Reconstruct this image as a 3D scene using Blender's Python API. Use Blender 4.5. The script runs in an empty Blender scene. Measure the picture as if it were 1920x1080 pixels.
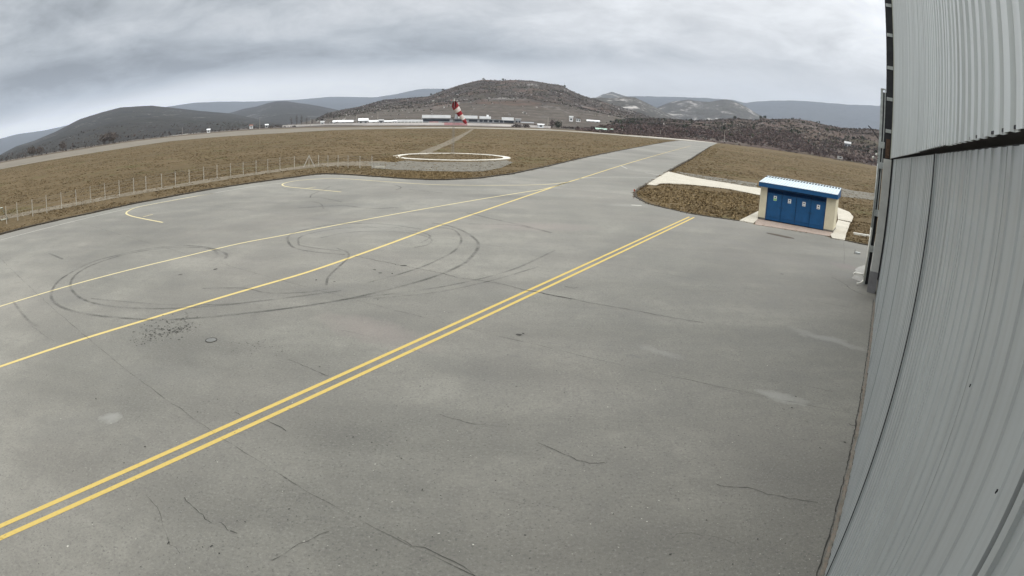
import bpy, bmesh, math, random
import numpy as np
from mathutils import Vector, Matrix
from mathutils.geometry import tessellate_polygon
random.seed(7); rng = np.random.default_rng(7)
sc = bpy.context.scene
sc.render.engine = 'CYCLES'
COL = sc.collection
R = math.radians

# ------------------------------------------------------------------ lens and ground geometry
CAM_H = 5.5
F_, A_, B_ = 1126.52, 0.0634, -0.00186
PITCH, ROLL, WALL_AZ = 0.2785, 0.03915, 0.61458

def _rm():
    cr, sr = math.cos(ROLL), math.sin(ROLL)
    a = math.pi / 2 - PITCH
    Rz = np.array([[cr, -sr, 0], [sr, cr, 0], [0, 0, 1]])
    Rx = np.array([[1, 0, 0], [0, math.cos(a), -math.sin(a)], [0, math.sin(a), math.cos(a)]])
    return Rx @ Rz
RM = _rm()

def ray(x, y):
    dx, dy = x - 960, y - 540
    r = math.hypot(dx, dy) + 1e-9
    s = r / 1000
    th = r / F_ * (1 + A_ * s * s + B_ * s ** 4)
    return RM @ np.array([math.sin(th) * dx / r, -math.sin(th) * dy / r, -math.cos(th)])

def at(x, y, z=0.0):
    """the point at height z that stands there"""
    d = ray(x, y); t = (z - CAM_H) / d[2]
    return np.array([d[0] * t, d[1] * t])

def far(x, y, D):
    d = ray(x, y); t = D / math.hypot(d[0], d[1])
    return np.array([d[0] * t, d[1] * t, CAM_H + d[2] * t])

def azel(x, y):
    d = ray(x, y)
    return math.degrees(math.atan2(d[0], d[1])), math.degrees(math.asin(d[2]))

HS = np.array([math.sin(WALL_AZ), math.cos(WALL_AZ)])      # along the hangar wall
HN = np.array([HS[1], -HS[0]])                             # into the hangar
def hw(s, p): return s * HS + p * HN

# ------------------------------------------------------------------ mesh helpers
def mesh_obj(name, verts, faces, mat=None, parent=None, uvs=None, smooth=False):
    me = bpy.data.meshes.new(name)
    verts = np.asarray(verts, float)
    me.from_pydata([tuple(v) for v in verts], [], [tuple(int(i) for i in f) for f in faces])
    if uvs is not None:
        uv = me.uv_layers.new(name='UVMap')
        li = np.zeros(len(me.loops), int); me.loops.foreach_get('vertex_index', li)
        uv.data.foreach_set('uv', np.asarray(uvs, float)[li].ravel())
    me.update()
    if smooth: me.polygons.foreach_set('use_smooth', [True] * len(me.polygons))
    o = bpy.data.objects.new(name, me)
    if mat is not None: me.materials.append(mat)
    COL.objects.link(o)
    if parent is not None: o.parent = parent
    return o

class MB:
    def __init__(s): s.v = []; s.f = []
    def add(s, v, f):
        b = len(s.v); s.v.extend([tuple(map(float, p)) for p in v]); s.f.extend([tuple(b + i for i in q) for q in f]); return s
    def box(s, c, d, rot=0.0, tilt=None):
        cx, cy, cz = c; x, y, z = d[0] / 2, d[1] / 2, d[2] / 2
        v = [Vector((sx * x, sy * y, sz * z)) for sx in (-1, 1) for sy in (-1, 1) for sz in (-1, 1)]
        M = Matrix.Rotation(rot, 3, 'Z')
        if tilt is not None: M = M @ tilt
        v = [M @ p + Vector(c) for p in v]
        return s.add(v, [(0, 1, 3, 2), (4, 6, 7, 5), (0, 4, 5, 1), (2, 3, 7, 6), (0, 2, 6, 4), (1, 5, 7, 3)])
    def b2(s, lo, hi):
        return s.box([(a + b) / 2 for a, b in zip(lo, hi)], [abs(b - a) for a, b in zip(lo, hi)])
    def tube(s, pts, r, n=8, cap=True):
        pts = [Vector(p) for p in pts]; rs = r if hasattr(r, '__len__') else [r] * len(pts)
        b = len(s.v)
        for i, p in enumerate(pts):
            d = (pts[min(i + 1, len(pts) - 1)] - pts[max(i - 1, 0)]).normalized()
            u = d.cross(Vector((0, 0, 1)));
            if u.length < 1e-3: u = Vector((1, 0, 0))
            u.normalize(); w = d.cross(u)
            for k in range(n):
                a = 2 * math.pi * k / n
                s.v.append(tuple(p + rs[i] * (math.cos(a) * u + math.sin(a) * w)))
        for i in range(len(pts) - 1):
            for k in range(n):
                s.f.append((b + i * n + k, b + i * n + (k + 1) % n, b + (i + 1) * n + (k + 1) % n, b + (i + 1) * n + k))
        if cap:
            s.f.append(tuple(b + k for k in range(n))[::-1]); s.f.append(tuple(b + (len(pts) - 1) * n + k for k in range(n)))
        return s
    def prism(s, poly, z0, z1):
        """closed prism over a 2-D polygon"""
        n = len(poly); b = len(s.v)
        for z in (z0, z1):
            for p in poly: s.v.append((float(p[0]), float(p[1]), z))
        for t in tessellate_polygon([[Vector((float(p[0]), float(p[1]), 0)) for p in poly]]):
            s.f.append(tuple(b + n + i for i in t)); s.f.append(tuple(b + i for i in t[::-1]))
        for i in range(n):
            j = (i + 1) % n; s.f.append((b + i, b + j, b + n + j, b + n + i))
        return s
    def build(s, name, mat, parent=None, smooth=False): return mesh_obj(name, s.v, s.f, mat, parent, smooth=smooth)

def up_faces(o):
    bm = bmesh.new(); bm.from_mesh(o.data); bmesh.ops.recalc_face_normals(bm, faces=bm.faces); bm.to_mesh(o.data); bm.free(); return o

def sheet(name, pts, z, mat, parent=None):
    P = [Vector((float(p[0]), float(p[1]), 0)) for p in pts]
    tris = tessellate_polygon([P]); f = []
    for t in tris:
        a, b, c = (P[i] for i in t)
        f.append(t if (b - a).cross(c - a).z > 0 else t[::-1])
    return mesh_obj(name, [(p.x, p.y, z) for p in P], f, mat, parent)

def smooth_line(pts, step=0.5):
    pts = [np.array(p, float) for p in pts]
    if len(pts) < 3:
        L = np.linalg.norm(pts[1] - pts[0]); n = max(2, int(L / step))
        return [pts[0] + (pts[1] - pts[0]) * i / n for i in range(n + 1)]
    out = []
    q = [2 * pts[0] - pts[1]] + pts + [2 * pts[-1] - pts[-2]]
    for i in range(1, len(q) - 2):
        a, b, c, d = q[i - 1:i + 3]; n = max(2, int(np.linalg.norm(c - b) / step))
        n = min(n, 40)
        for k in range(n):
            t = k / n
            out.append(.5 * ((2 * b) + (c - a) * t + (2 * a - 5 * b + 4 * c - d) * t * t + (3 * b - a - 3 * c + d) * t ** 3))
    out.append(pts[-1]); return out

def ribbon(name, pts, w, z, mat, parent=None, smooth=True, step=.5, jag=0.0):
    L = smooth_line(pts, step) if smooth else [np.array(p, float) for p in pts]
    v, f, uv = [], [], []; dist = 0
    for i, p in enumerate(L):
        d = L[min(i + 1, len(L) - 1)] - L[max(i - 1, 0)]; d = d / (np.linalg.norm(d) + 1e-9)
        n = np.array([-d[1], d[0]])
        if i: dist += np.linalg.norm(p - L[i - 1])
        ww = w * (1 + jag * rng.uniform(-.8, .8)); off = n * jag * rng.normal() * w * .5
        a = p + n * ww / 2 + off; b = p - n * ww / 2 + off
        v += [(a[0], a[1], z), (b[0], b[1], z)]; uv += [(dist, 0), (dist, 1)]
        if i: k = 2 * i; f.append((k - 2, k - 1, k + 1, k))
    return mesh_obj(name, v, f, mat, parent, uvs=uv)

def empty(name, loc=(0, 0, 0), rz=0.0):
    o = bpy.data.objects.new(name, None); COL.objects.link(o); o.location = loc; o.rotation_euler = (0, 0, rz); return o
def tag(o, label=None, cat=None, group=None, kind=None):
    if label: o['label'] = label
    if cat: o['category'] = cat
    if group: o['group'] = group
    if kind: o['kind'] = kind
    return o
def struct(o, label=None): o['kind'] = 'structure'; return tag(o, label)
def copy_tree(o, parent=None):
    c = o.copy(); COL.objects.link(c); c.parent = parent
    for ch in list(o.children): copy_tree(ch, c)
    return c

# ------------------------------------------------------------------ materials
class NT:
    def __init__(s, name):
        s.m = bpy.data.materials.new(name); s.m.use_nodes = True; s.t = s.m.node_tree
        s.n = s.t.nodes; s.b = s.n['Principled BSDF']; s.b.inputs['Specular IOR Level'].default_value = .3
        s.pos = s.n.new('ShaderNodeNewGeometry').outputs['Position']; s.out = s.n['Material Output']
    def link(s, a, b): s.t.links.new(a, b)
    def mapping(s, scale=(1, 1, 1), src=None, rot=(0, 0, 0)):
        m = s.n.new('ShaderNodeMapping'); m.inputs['Scale'].default_value = scale; m.inputs['Rotation'].default_value = rot
        s.link(src or s.pos, m.inputs[0]); return m.outputs[0]
    def noise(s, scale, detail=4, rough=.55, src=None, dist=0.0):
        n = s.n.new('ShaderNodeTexNoise'); n.inputs['Scale'].default_value = scale; n.inputs['Detail'].default_value = detail
        n.inputs['Roughness'].default_value = rough; n.inputs['Distortion'].default_value = dist
        s.link(src or s.pos, n.inputs['Vector']); return n.outputs['Fac']
    def voro(s, scale, src=None, feature='F1'):
        n = s.n.new('ShaderNodeTexVoronoi'); n.inputs['Scale'].default_value = scale; n.feature = feature
        s.link(src or s.pos, n.inputs['Vector']); return n.outputs
    def ramp(s, fac, stops, interp='LINEAR'):
        r = s.n.new('ShaderNodeValToRGB'); r.color_ramp.interpolation = interp; e = r.color_ramp.elements
        while len(e) < len(stops): e.new(.5)
        for k, (p, c) in enumerate(stops):
            e[k].position = p; e[k].color = (c, c, c, 1) if not hasattr(c, '__len__') else (*c, 1)
        s.link(fac, r.inputs[0]); return r.outputs[0]
    def val(s, v):
        n = s.n.new('ShaderNodeValue'); n.outputs[0].default_value = v; return n.outputs[0]
    def math(s, op, a, b=None, c=None, clamp=False):
        n = s.n.new('ShaderNodeMath'); n.operation = op; n.use_clamp = clamp
        for i, x in enumerate((a, b, c)):
            if x is None: continue
            if isinstance(x, (int, float)): n.inputs[i].default_value = x
            else: s.link(x, n.inputs[i])
        return n.outputs[0]
    def mix(s, fac, a, b, mode='MIX'):
        n = s.n.new('ShaderNodeMix'); n.data_type = 'RGBA'; n.blend_type = mode; n.clamp_factor = True
        for i, x in ((0, fac), (6, a), (7, b)):
            if isinstance(x, (int, float)): n.inputs[i].default_value = x
            elif isinstance(x, tuple): n.inputs[i].default_value = (*x, 1)
            else: s.link(x, n.inputs[i])
        return n.outputs[2]
    def bump(s, h, strength=.4, dist=.05, normal=None):
        n = s.n.new('ShaderNodeBump'); n.inputs['Strength'].default_value = strength; n.inputs['Distance'].default_value = dist
        s.link(h, n.inputs['Height'])
        if normal: s.link(normal, n.inputs['Normal'])
        s.link(n.outputs[0], s.b.inputs['Normal']); return n.outputs[0]
    def color(s, c):
        if isinstance(c, tuple): s.b.inputs['Base Color'].default_value = (*c, 1)
        else: s.link(c, s.b.inputs['Base Color'])
    def rough(s, v):
        if isinstance(v, (int, float)): s.b.inputs['Roughness'].default_value = v
        else: s.link(v, s.b.inputs['Roughness'])
    def alpha(s, a): s.link(a, s.b.inputs['Alpha'])

def simple(name, c, rough=.7, var=.15, scale=3.0, metal=0.0, bump=0.0, bscale=30, objc=False):
    t = NT(name); src = None
    if objc: src = t.n.new('ShaderNodeTexCoord').outputs['Object']
    n = t.noise(scale, 5, .6, src)
    lo = tuple(x * (1 - var) for x in c); hi = tuple(min(1, x * (1 + var)) for x in c)
    t.color(t.ramp(n, [(.3, lo), (.7, hi)])); t.rough(rough); t.b.inputs['Metallic'].default_value = metal
    if bump: t.bump(t.noise(bscale, 4, .6, src), bump, .01)
    return t.m

# ---- asphalt: aggregate, patches, pale and dark stains at their own places on the apron
def asphalt(name, base=(.194, .187, .158), stains=True, grain=1.0):
    t = NT(name)
    big = t.noise(.055, 5, .6, dist=.6); mid = t.noise(.45, 6, .65, dist=.3); small = t.noise(3.2, 5, .7)
    vs = t.voro(38.0); fine = t.noise(70, 3, .7)
    streak = t.noise(1.0, 5, .6, t.mapping((.06, .5, 1), rot=(0, 0, R(-62))))
    f = t.math('MULTIPLY_ADD', big, .60, t.math('MULTIPLY', mid, .38))
    f = t.math('ADD', f, t.math('MULTIPLY', streak, .22))
    col = t.ramp(f, [(.47, tuple(x * .66 for x in base)), (.56, tuple(x * .84 for x in base)), (.62, tuple(x * .98 for x in base)), (.68, tuple(x * 1.18 for x in base))])
    col = t.mix(t.ramp(small, [(.50, .0), (.58, .20), (.8, .3)]), col, (.12, .112, .10))
    sp = t.ramp(vs['Color'], [(0, .0), (.86, 0), (.9, .55 * grain)])
    col = t.mix(sp, col, (.07, .068, .062))
    sp2 = t.ramp(fine, [(.60, .0), (.74, .38 * grain)])
    col = t.mix(sp2, col, (.40, .39, .36))
    sp3 = t.ramp(fine, [(.27, .42 * grain), (.40, .0)])
    col = t.mix(sp3, col, (.09, .088, .08))
    g2 = t.noise(17, 4, .8); col = t.mix(t.ramp(g2, [(.34, .55 * grain), (.47, 0.)]), col, (.085, .083, .074)); col = t.mix(t.ramp(g2, [(.55, 0.), (.70, .40 * grain)]), col, (.38, .37, .33))
    tint = t.ramp(t.noise(.12, 3, .5), [(.4, 0.), (.7, .14)])
    col = t.mix(tint, col, (.27, .235, .205))
    # hairline crazing
    cr = t.voro(.42, t.mapping((1, 1, 1)), 'DISTANCE_TO_EDGE')['Distance']
    wob = t.noise(2.2, 4, .7)
    crk = t.math('MULTIPLY', t.ramp(t.math('ADD', cr, t.math('MULTIPLY', t.math('SUBTRACT', wob, .5), .05)), [(.0, 1.), (.006, .0)]), t.ramp(t.noise(.16, 3, .5), [(.55, 0.), (.68, .22)]))
    col = t.mix(crk, col, (.055, .052, .048))
    if stains:
        xy = t.n.new('ShaderNodeSeparateXYZ'); t.link(t.pos, xy.inputs[0])
        wx = t.math('ADD', xy.outputs[0], t.math('MULTIPLY', t.math('SUBTRACT', t.noise(1.1, 4, .6), .5), 1.1))
        wy = t.math('ADD', xy.outputs[1], t.math('MULTIPLY', t.math('SUBTRACT', t.noise(1.3, 4, .6, t.mapping((1, 1, 1), rot=(0, 0, 1))), .5), 1.1))
        for (px, py, a, b, ang, c, s) in STAINS:
            q = at(px, py); ca, sa = math.cos(R(ang)), math.sin(R(ang))
            dx = t.math('SUBTRACT', wx, float(q[0])); dy = t.math('SUBTRACT', wy, float(q[1]))
            u = t.math('ADD', t.math('MULTIPLY', dx, ca / a), t.math('MULTIPLY', dy, sa / a))
            v = t.math('ADD', t.math('MULTIPLY', dx, -sa / b), t.math('MULTIPLY', dy, ca / b))
            d = t.math('ADD', t.math('MULTIPLY', u, u), t.math('MULTIPLY', v, v))
            col = t.mix(t.ramp(d, [(0., s), (.35, s * .62), (1., 0.)], 'EASE'), col, c)
    t.color(col); t.rough(t.ramp(mid, [(.3, .60), (.7, .80)])); t.b.inputs['Specular IOR Level'].default_value = .36
    h = t.math('ADD', t.math('MULTIPLY', fine, .6), t.math('MULTIPLY', vs['Distance'], .5))
    t.bump(h, .35, .012); return t.m
PALE = (.31, .305, .275); DARK = (.12, .118, .108)
STAINS = [(205, 782, .35, .28, 20, PALE, .6), (1465, 742, .75, .28, -40, PALE, .55), (1555, 636, 1.6, .32, -45, PALE, .5),
          (1240, 660, .9, .3, -40, PALE, .28), (860, 690, 1.4, .5, -30, DARK, .18), (1180, 671, .3, .12, -40, DARK, .5),
          (962, 668, .35, .14, -30, DARK, .35), (250, 823, .25, .12, -30, DARK, .35), (650, 430, 5, 2, 20, PALE, .18),
          (600, 545, 1.1, .5, 10, DARK, .32), (1463, 442, .95, .42, -57, (.10, .085, .07), .9), (1180, 300, 7, 2, 40, DARK, .35),
          (1140, 294, 3, 1.2, 40, DARK, .4), (700, 620, 2.5, .9, -30, (.24, .2, .18), .4), (120, 560, 3, 1.6, 0, DARK, .2),
          (1515, 632, 1.8, .7, -35, DARK, .25), (1590, 500, 1.2, .8, -55, (.17, .14, .125), .6), (1175, 385, 2.2, .7, 20, PALE, .22),
          (1080, 470, 5, 2.2, 0, DARK, .15), (1580, 700, .6, .4, 0, DARK, .25), (120, 800, 1.6, .9, 30, DARK, .25), (300, 700, 2.0, .8, 15, DARK, .22),
          (640, 245 + 140, 4, 1.2, 10, DARK, .22), (840, 395, 5, .9, 20, DARK, .25), (1010, 425, 4, 1.5, 10, (.24, .2, .18), .35)]
M_ASPH = asphalt('asphalt')
M_RUNWAY = asphalt('runway_asphalt', (.158, .134, .094), False, .0)

def paint(name, c, wear=.5, dirt=(.2, .18, .15)):
    t = NT(name); n = t.noise(1.6, 6, .7); f = t.noise(14, 4, .7)
    t.color(t.mix(t.ramp(f, [(.35, .35), (.7, 0.)]), tuple(c), tuple(x * .72 for x in c))); t.rough(.75)
    w = t.math('ADD', t.math('MULTIPLY', n, .75), t.math('MULTIPLY', f, .4))
    t.alpha(t.ramp(w, [(.26 + .14 * wear, 0.25), (.36 + .16 * wear, 1.)])); return t.m
M_YEL = paint('yellow_paint', (.60, .44, .125), .7)
M_YEL2 = paint('worn_yellow_paint', (.60, .47, .18), .65)
M_CREAM = paint('cream_paint', (.62, .53, .29), .55)
M_WHT = paint('faded_white_paint', (.46, .45, .39), .8)

def film(name, c, amount, nsc=.8, lo=.35, hi=.62):
    """rubber or tar film: see-through where worn, fading to its edges across its width"""
    t = NT(name); t.color(c); t.rough(.8)
    uv = t.n.new('ShaderNodeUVMap'); s = t.n.new('ShaderNodeSeparateXYZ'); t.link(uv.outputs[0], s.inputs[0])
    e = t.math('SUBTRACT', 1., t.math('POWER', t.math('ABSOLUTE', t.math('MULTIPLY_ADD', s.outputs[1], 2., -1.)), 2.), clamp=True)
    n = t.ramp(t.noise(nsc, 5, .65), [(lo, 0.15), (hi, 1.)])
    t.alpha(t.math('MULTIPLY', t.math('MULTIPLY', e, n), amount, clamp=True)); return t.m
M_TYRE = film('tyre_rubber', (.055, .054, .051), .50, .9, .40, .66)
M_TYRE2 = film('faint_tyre_rubber', (.06, .06, .056), .42, .8, .40, .66)
M_CRACK = film('crack_dirt', (.032, .03, .026), 1.15, 2.0, .32, .56)
M_CRACK2 = film('hairline_crack_dirt', (.05, .046, .04), .7, 1.2, .42, .64)

# ---- vegetation ground
def field_mat():
    t = NT('dry_grass_field')
    big = t.noise(.012, 5, .6, dist=.8); band = t.noise(.05, 5, .65, t.mapping((1, .45, 1), rot=(0, 0, R(20)))); mid = t.noise(.35, 6, .7); fine = t.noise(2.6, 6, .75); clump = t.noise(.9, 4, .6)
    f = t.math('ADD', t.math('MULTIPLY', big, .4), t.math('ADD', t.math('MULTIPLY', band, .35), t.math('MULTIPLY', mid, .35)))
    col = t.ramp(f, [(.38, (.078, .058, .029)), (.52, (.108, .079, .041)), (.64, (.135, .097, .052)), (.76, (.165, .123, .068))])
    col = t.mix(t.ramp(fine, [(.48, 0.), (.66, .45)]), col, (.205, .157, .096))
    col = t.mix(t.ramp(fine, [(.32, .6), (.44, 0.)]), col, (.045, .035, .018))
    col = t.mix(t.ramp(clump, [(.32, .4), (.46, 0.)]), col, (.05, .04, .02))
    col = t.mix(t.ramp(t.noise(.09, 4, .6, dist=1), [(.55, 0.), (.68, .45)]), col, (.075, .085, .028))
    t.color(col); t.rough(.95); t.b.inputs['Specular IOR Level'].default_value = .1
    t.bump(t.math('ADD', t.math('MULTIPLY', fine, .5), clump), .9, .25); return t.m
M_FIELD = field_mat()

def speckled(name, a, b, c, s1=.8, s2=6.0, bump=.6, bd=.06):
    t = NT(name); n = t.noise(s1, 6, .7); v = t.noise(s2, 5, .8)
    col = t.ramp(n, [(.35, a), (.65, b)]); col = t.mix(t.ramp(v, [(.48, 0.), (.62, .7)]), col, c)
    col = t.mix(t.ramp(v, [(.32, .6), (.42, 0.)]), col, tuple(x * .35 for x in a))
    t.color(col); t.rough(.95); t.bump(v, bump, bd); return t.m
M_GRAVEL = speckled('grey_gravel', (.095, .086, .066), (.165, .152, .12), (.27, .25, .21), .9, 2.2, .9, .15)
M_TRACK = speckled('dirt_track', (.095, .074, .043), (.18, .15, .105), (.25, .215, .16), .45, 2.2)
M_SOIL = speckled('dark_soil', (.035, .028, .020), (.055, .045, .032), (.09, .075, .05), 1, 8)
M_CONC = speckled('pale_concrete', (.40, .37, .30), (.50, .46, .38), (.56, .53, .45), .6, 5, .15, .01)
M_CONC2 = speckled('weathered_concrete', (.27, .26, .235), (.35, .34, .31), (.42, .41, .37), .8, 9, .2, .01)
M_BRICKPAVE = speckled('pebble_paving', (.24, .185, .15), (.32, .25, .205), (.42, .36, .30), 1.5, 9, .5, .02)
M_SCRUBG = speckled('scrubland', (.060, .048, .038), (.10, .082, .064), (.15, .13, .105), .02, .12, .8, 1.2)

def leaf_mat(name, cols, sc=.5, trans=.0):
    t = NT(name); n = t.noise(sc, 4, .7); info = t.n.new('ShaderNodeNewGeometry').outputs['Random Per Island']
    f = t.math('ADD', t.math('MULTIPLY', n, .5), t.math('MULTIPLY', info, .5))
    k = len(cols); t.color(t.ramp(f, [(.25 + .5 * i / (k - 1), c) for i, c in enumerate(cols)])); t.rough(.9)
    t.b.inputs['Specular IOR Level'].default_value = .1; return t.m
M_TUFT = leaf_mat('dry_grass_blades', [(.095, .069, .037), (.135, .098, .053), (.175, .128, .072), (.24, .182, .108)], .12)
M_TUFTY = leaf_mat('straw_grass_blades', [(.15, .108, .055), (.215, .158, .084), (.30, .228, .125)], .3)
M_SCRUB = leaf_mat('bare_scrub_twigs', [(.050, .042, .034), (.074, .059, .050), (.096, .075, .066), (.118, .096, .082)], .01)
M_SCRUBR = leaf_mat('reddish_twigs', [(.075, .055, .050), (.120, .084, .074), (.14, .105, .092)], .01)
M_GREEN = leaf_mat('dark_evergreen_leaves', [(.016, .022, .012), (.030, .038, .018), (.05, .055, .028)], .2)
M_TWIG = leaf_mat('grey_bare_twigs', [(.07, .055, .045), (.11, .09, .075), (.15, .12, .10)], .2)
M_BARK = simple('bark', (.09, .07, .055), .9)

def hill_mat(name, dark, mid, green, rock, rock_lo=.60, s=1.0, red=None, low=None):
    t = NT(name)
    p = t.pos
    big = t.noise(.0016 / s, 6, .62, p, .6); med = t.noise(.009 / s, 6, .7, p); fin = t.noise(.05 / s, 5, .75, p)
    f = t.math('ADD', t.math('MULTIPLY', big, .45), t.math('MULTIPLY', med, .55))
    col = t.ramp(f, [(.36, dark), (.5, mid), (.62, green)])
    col = t.mix(t.ramp(fin, [(.38, .6), (.5, 0.)]), col, tuple(x * .5 for x in dark))
    col = t.mix(t.ramp(fin, [(.54, 0.), (.66, .6)]), col, tuple(min(1, x * 1.45) for x in mid))
    rk = t.math('ADD', t.math('MULTIPLY', t.noise(.0030 / s, 5, .65, t.mapping((1, 1, 2.5)), 1.2), .6), t.math('MULTIPLY', t.noise(.03 / s, 5, .8, t.mapping((1, 1, 3))), .4))
    col = t.mix(t.ramp(rk, [(rock_lo - .03, 0.), (rock_lo + .03, .85)]), col, rock)
    if red: col = t.mix(t.ramp(t.noise(.006 / s, 4, .6), [(.52, 0.), (.62, .6)]), col, red)
    if low:      # open dry terraces on the foot of the slope
        zs = t.n.new('ShaderNodeSeparateXYZ'); t.link(t.pos, zs.inputs[0])
        hgt = t.math('ADD', zs.outputs[2], t.math('MULTIPLY', t.math('SUBTRACT', t.noise(.006, 5, .6), .5), 70))
        wv = t.math('MULTIPLY_ADD', t.math('SINE', t.math('MULTIPLY', t.math('ADD', zs.outputs[2], t.math('MULTIPLY', med, 8)), 1.3)), .5, .5)
        lc = t.mix(t.ramp(fin, [(.42, .7), (.56, 0.)]), t.mix(wv, low, tuple(x * .74 for x in low)), tuple(x * .5 for x in low))
        col = t.mix(t.ramp(t.math('MULTIPLY', hgt, .01), [(.26, .9), (.40, 0.)]), col, lc)
    t.color(col); t.rough(.95); t.b.inputs['Specular IOR Level'].default_value = .05
    t.bump(t.math('ADD', fin, med), .5, 5 * s); return t.m

# ------------------------------------------------------------------ sky and light
w = bpy.data.worlds.new('World'); sc.world = w; w.use_nodes = True
nt = w.node_tree; nt.nodes.clear(); N = nt.nodes.new
class W: pass
def wm(op, a, b=None, c=None, clamp=False):
    n = N('ShaderNodeMath'); n.operation = op; n.use_clamp = clamp
    for i, x in enumerate((a, b, c)):
        if x is None: continue
        if isinstance(x, (int, float)): n.inputs[i].default_value = x
        else: nt.links.new(x, n.inputs[i])
    return n.outputs[0]
def wmap(x, a, b, lo=0., hi=1., smooth=True):
    n = N('ShaderNodeMapRange'); n.interpolation_type = 'SMOOTHSTEP' if smooth else 'LINEAR'
    nt.links.new(x, n.inputs[0])
    for i, v in zip((1, 2, 3, 4), (a, b, lo, hi)): n.inputs[i].default_value = v
    return n.outputs[0]
SUN_EL, SUN_ROT = R(48), R(150)
tc = N('ShaderNodeTexCoord'); sp = N('ShaderNodeSeparateXYZ'); nt.links.new(tc.outputs['Generated'], sp.inputs[0])
X, Y, Z = sp.outputs
el = wm('MULTIPLY', wm('ARCSINE', Z), 57.2958); az = wm('MULTIPLY', wm('ARCTAN2', X, Y), 57.2958)
zz = wm('ADD', wm('MAXIMUM', Z, 0.), .20)
cb = N('ShaderNodeCombineXYZ'); nt.links.new(wm('DIVIDE', X, zz), cb.inputs[0]); nt.links.new(wm('DIVIDE', Y, zz), cb.inputs[1])
def wnoise(s, det=5, r=.55, dist=.3, off=0.):
    n = N('ShaderNodeTexNoise'); n.inputs['Scale'].default_value = s; n.inputs['Detail'].default_value = det; n.inputs['Roughness'].default_value = r; n.inputs['Distortion'].default_value = dist
    m = N('ShaderNodeMapping'); m.inputs['Location'].default_value = (off, off * .7, 0); nt.links.new(cb.outputs[0], m.inputs[0]); nt.links.new(m.outputs[0], n.inputs['Vector']); return wm('SUBTRACT', n.outputs['Fac'], .5)
n1 = wnoise(.55, 5, .5, .5, 3.1); n2 = wnoise(2.6, 7, .62, .4, 9.); n3 = wnoise(1.0, 5, .55, .8, 20.)
# lower edge of the dark cloud bank: high in front, sinking to the left
edge = wm('SUBTRACT', el, wm('MULTIPLY_ADD', az, .055, 5.9))
edge = wm('ADD', edge, wm('ADD', wm('MULTIPLY', n1, 3.0), wm('MULTIPLY', n2, 1.6)))
fac = wmap(edge, -1.3, 1.3)
leftness = wmap(az, -62., 25., 1., 0.)
above = wm('ADD', wm('MULTIPLY', leftness, -.38), .71)
above = wm('ADD', above, wm('MULTIPLY', wm('MAXIMUM', wm('SUBTRACT', el, 6.), 0.), .021))
above = wm('ADD', above, wm('ADD', wm('MULTIPLY', n3, .62), wm('MULTIPLY', n2, .85)))
dip = wm('MULTIPLY', wm('MULTIPLY', wmap(el, 4., 6.5), wmap(el, 6.5, 9., 1., 0.)), wmap(az, -20., 22., .20, .12)); above = wm('SUBTRACT', above, dip)
below = wm('ADD', wmap(az, -50., 12., 1.28, .78), wm('ADD', wm('MULTIPLY', n1, .3), wm('MULTIPLY', n2, .35)))
L = wm('ADD', wm('MULTIPLY', fac, above), wm('MULTIPLY', wm('SUBTRACT', 1., fac), below))
L = wm('ADD', L, wm('MULTIPLY', wmap(az, 15., 42.), wmap(el, 7., 16., 0., .30)))
L = wm('MAXIMUM', L, .16)
L = wm('ADD', L, wmap(el, 18., 75., 0., .95))          # an overcast sky is brightest overhead
grey = N('ShaderNodeMix'); grey.data_type = 'RGBA'; nt.links.new(wmap(L, .35, .8), grey.inputs[0])
grey.inputs[6].default_value = (.94, 1.0, 1.035, 1); grey.inputs[7].default_value = (.985, 1.0, 1.01, 1)
cc = N('ShaderNodeVectorMath'); cc.operation = 'SCALE'; nt.links.new(grey.outputs[2], cc.inputs[0]); nt.links.new(wm('MULTIPLY', L, 10.), cc.inputs['Scale'])
sky = N('ShaderNodeTexSky'); sky.sky_type = 'NISHITA'; sky.sun_disc = False; sky.sun_elevation = SUN_EL; sky.sun_rotation = SUN_ROT
mx = N('ShaderNodeMix'); mx.data_type = 'RGBA'; mx.inputs[0].default_value = .96
nt.links.new(sky.outputs[0], mx.inputs[6]); nt.links.new(cc.outputs[0], mx.inputs[7])
bg = N('ShaderNodeBackground'); bg.inputs['Strength'].default_value = .1; nt.links.new(mx.outputs[2], bg.inputs['Color'])
wo = N('ShaderNodeOutputWorld'); nt.links.new(bg.outputs[0], wo.inputs['Surface'])
w.cycles.sampling_method = 'MANUAL'; w.cycles.sample_map_resolution = 1024
sl = bpy.data.lights.new('sun', 'SUN'); sl.energy = 0.7; sl.angle = R(25); sl.color = (1, .965, .91)
so = bpy.data.objects.new('sun', sl); COL.objects.link(so)
sd = Vector((math.sin(SUN_ROT) * math.cos(SUN_EL), math.cos(SUN_ROT) * math.cos(SUN_EL), math.sin(SUN_EL)))
so.rotation_euler = sd.to_track_quat('Z', 'Y').to_euler(); so.location = (0, 0, 60)

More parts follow.
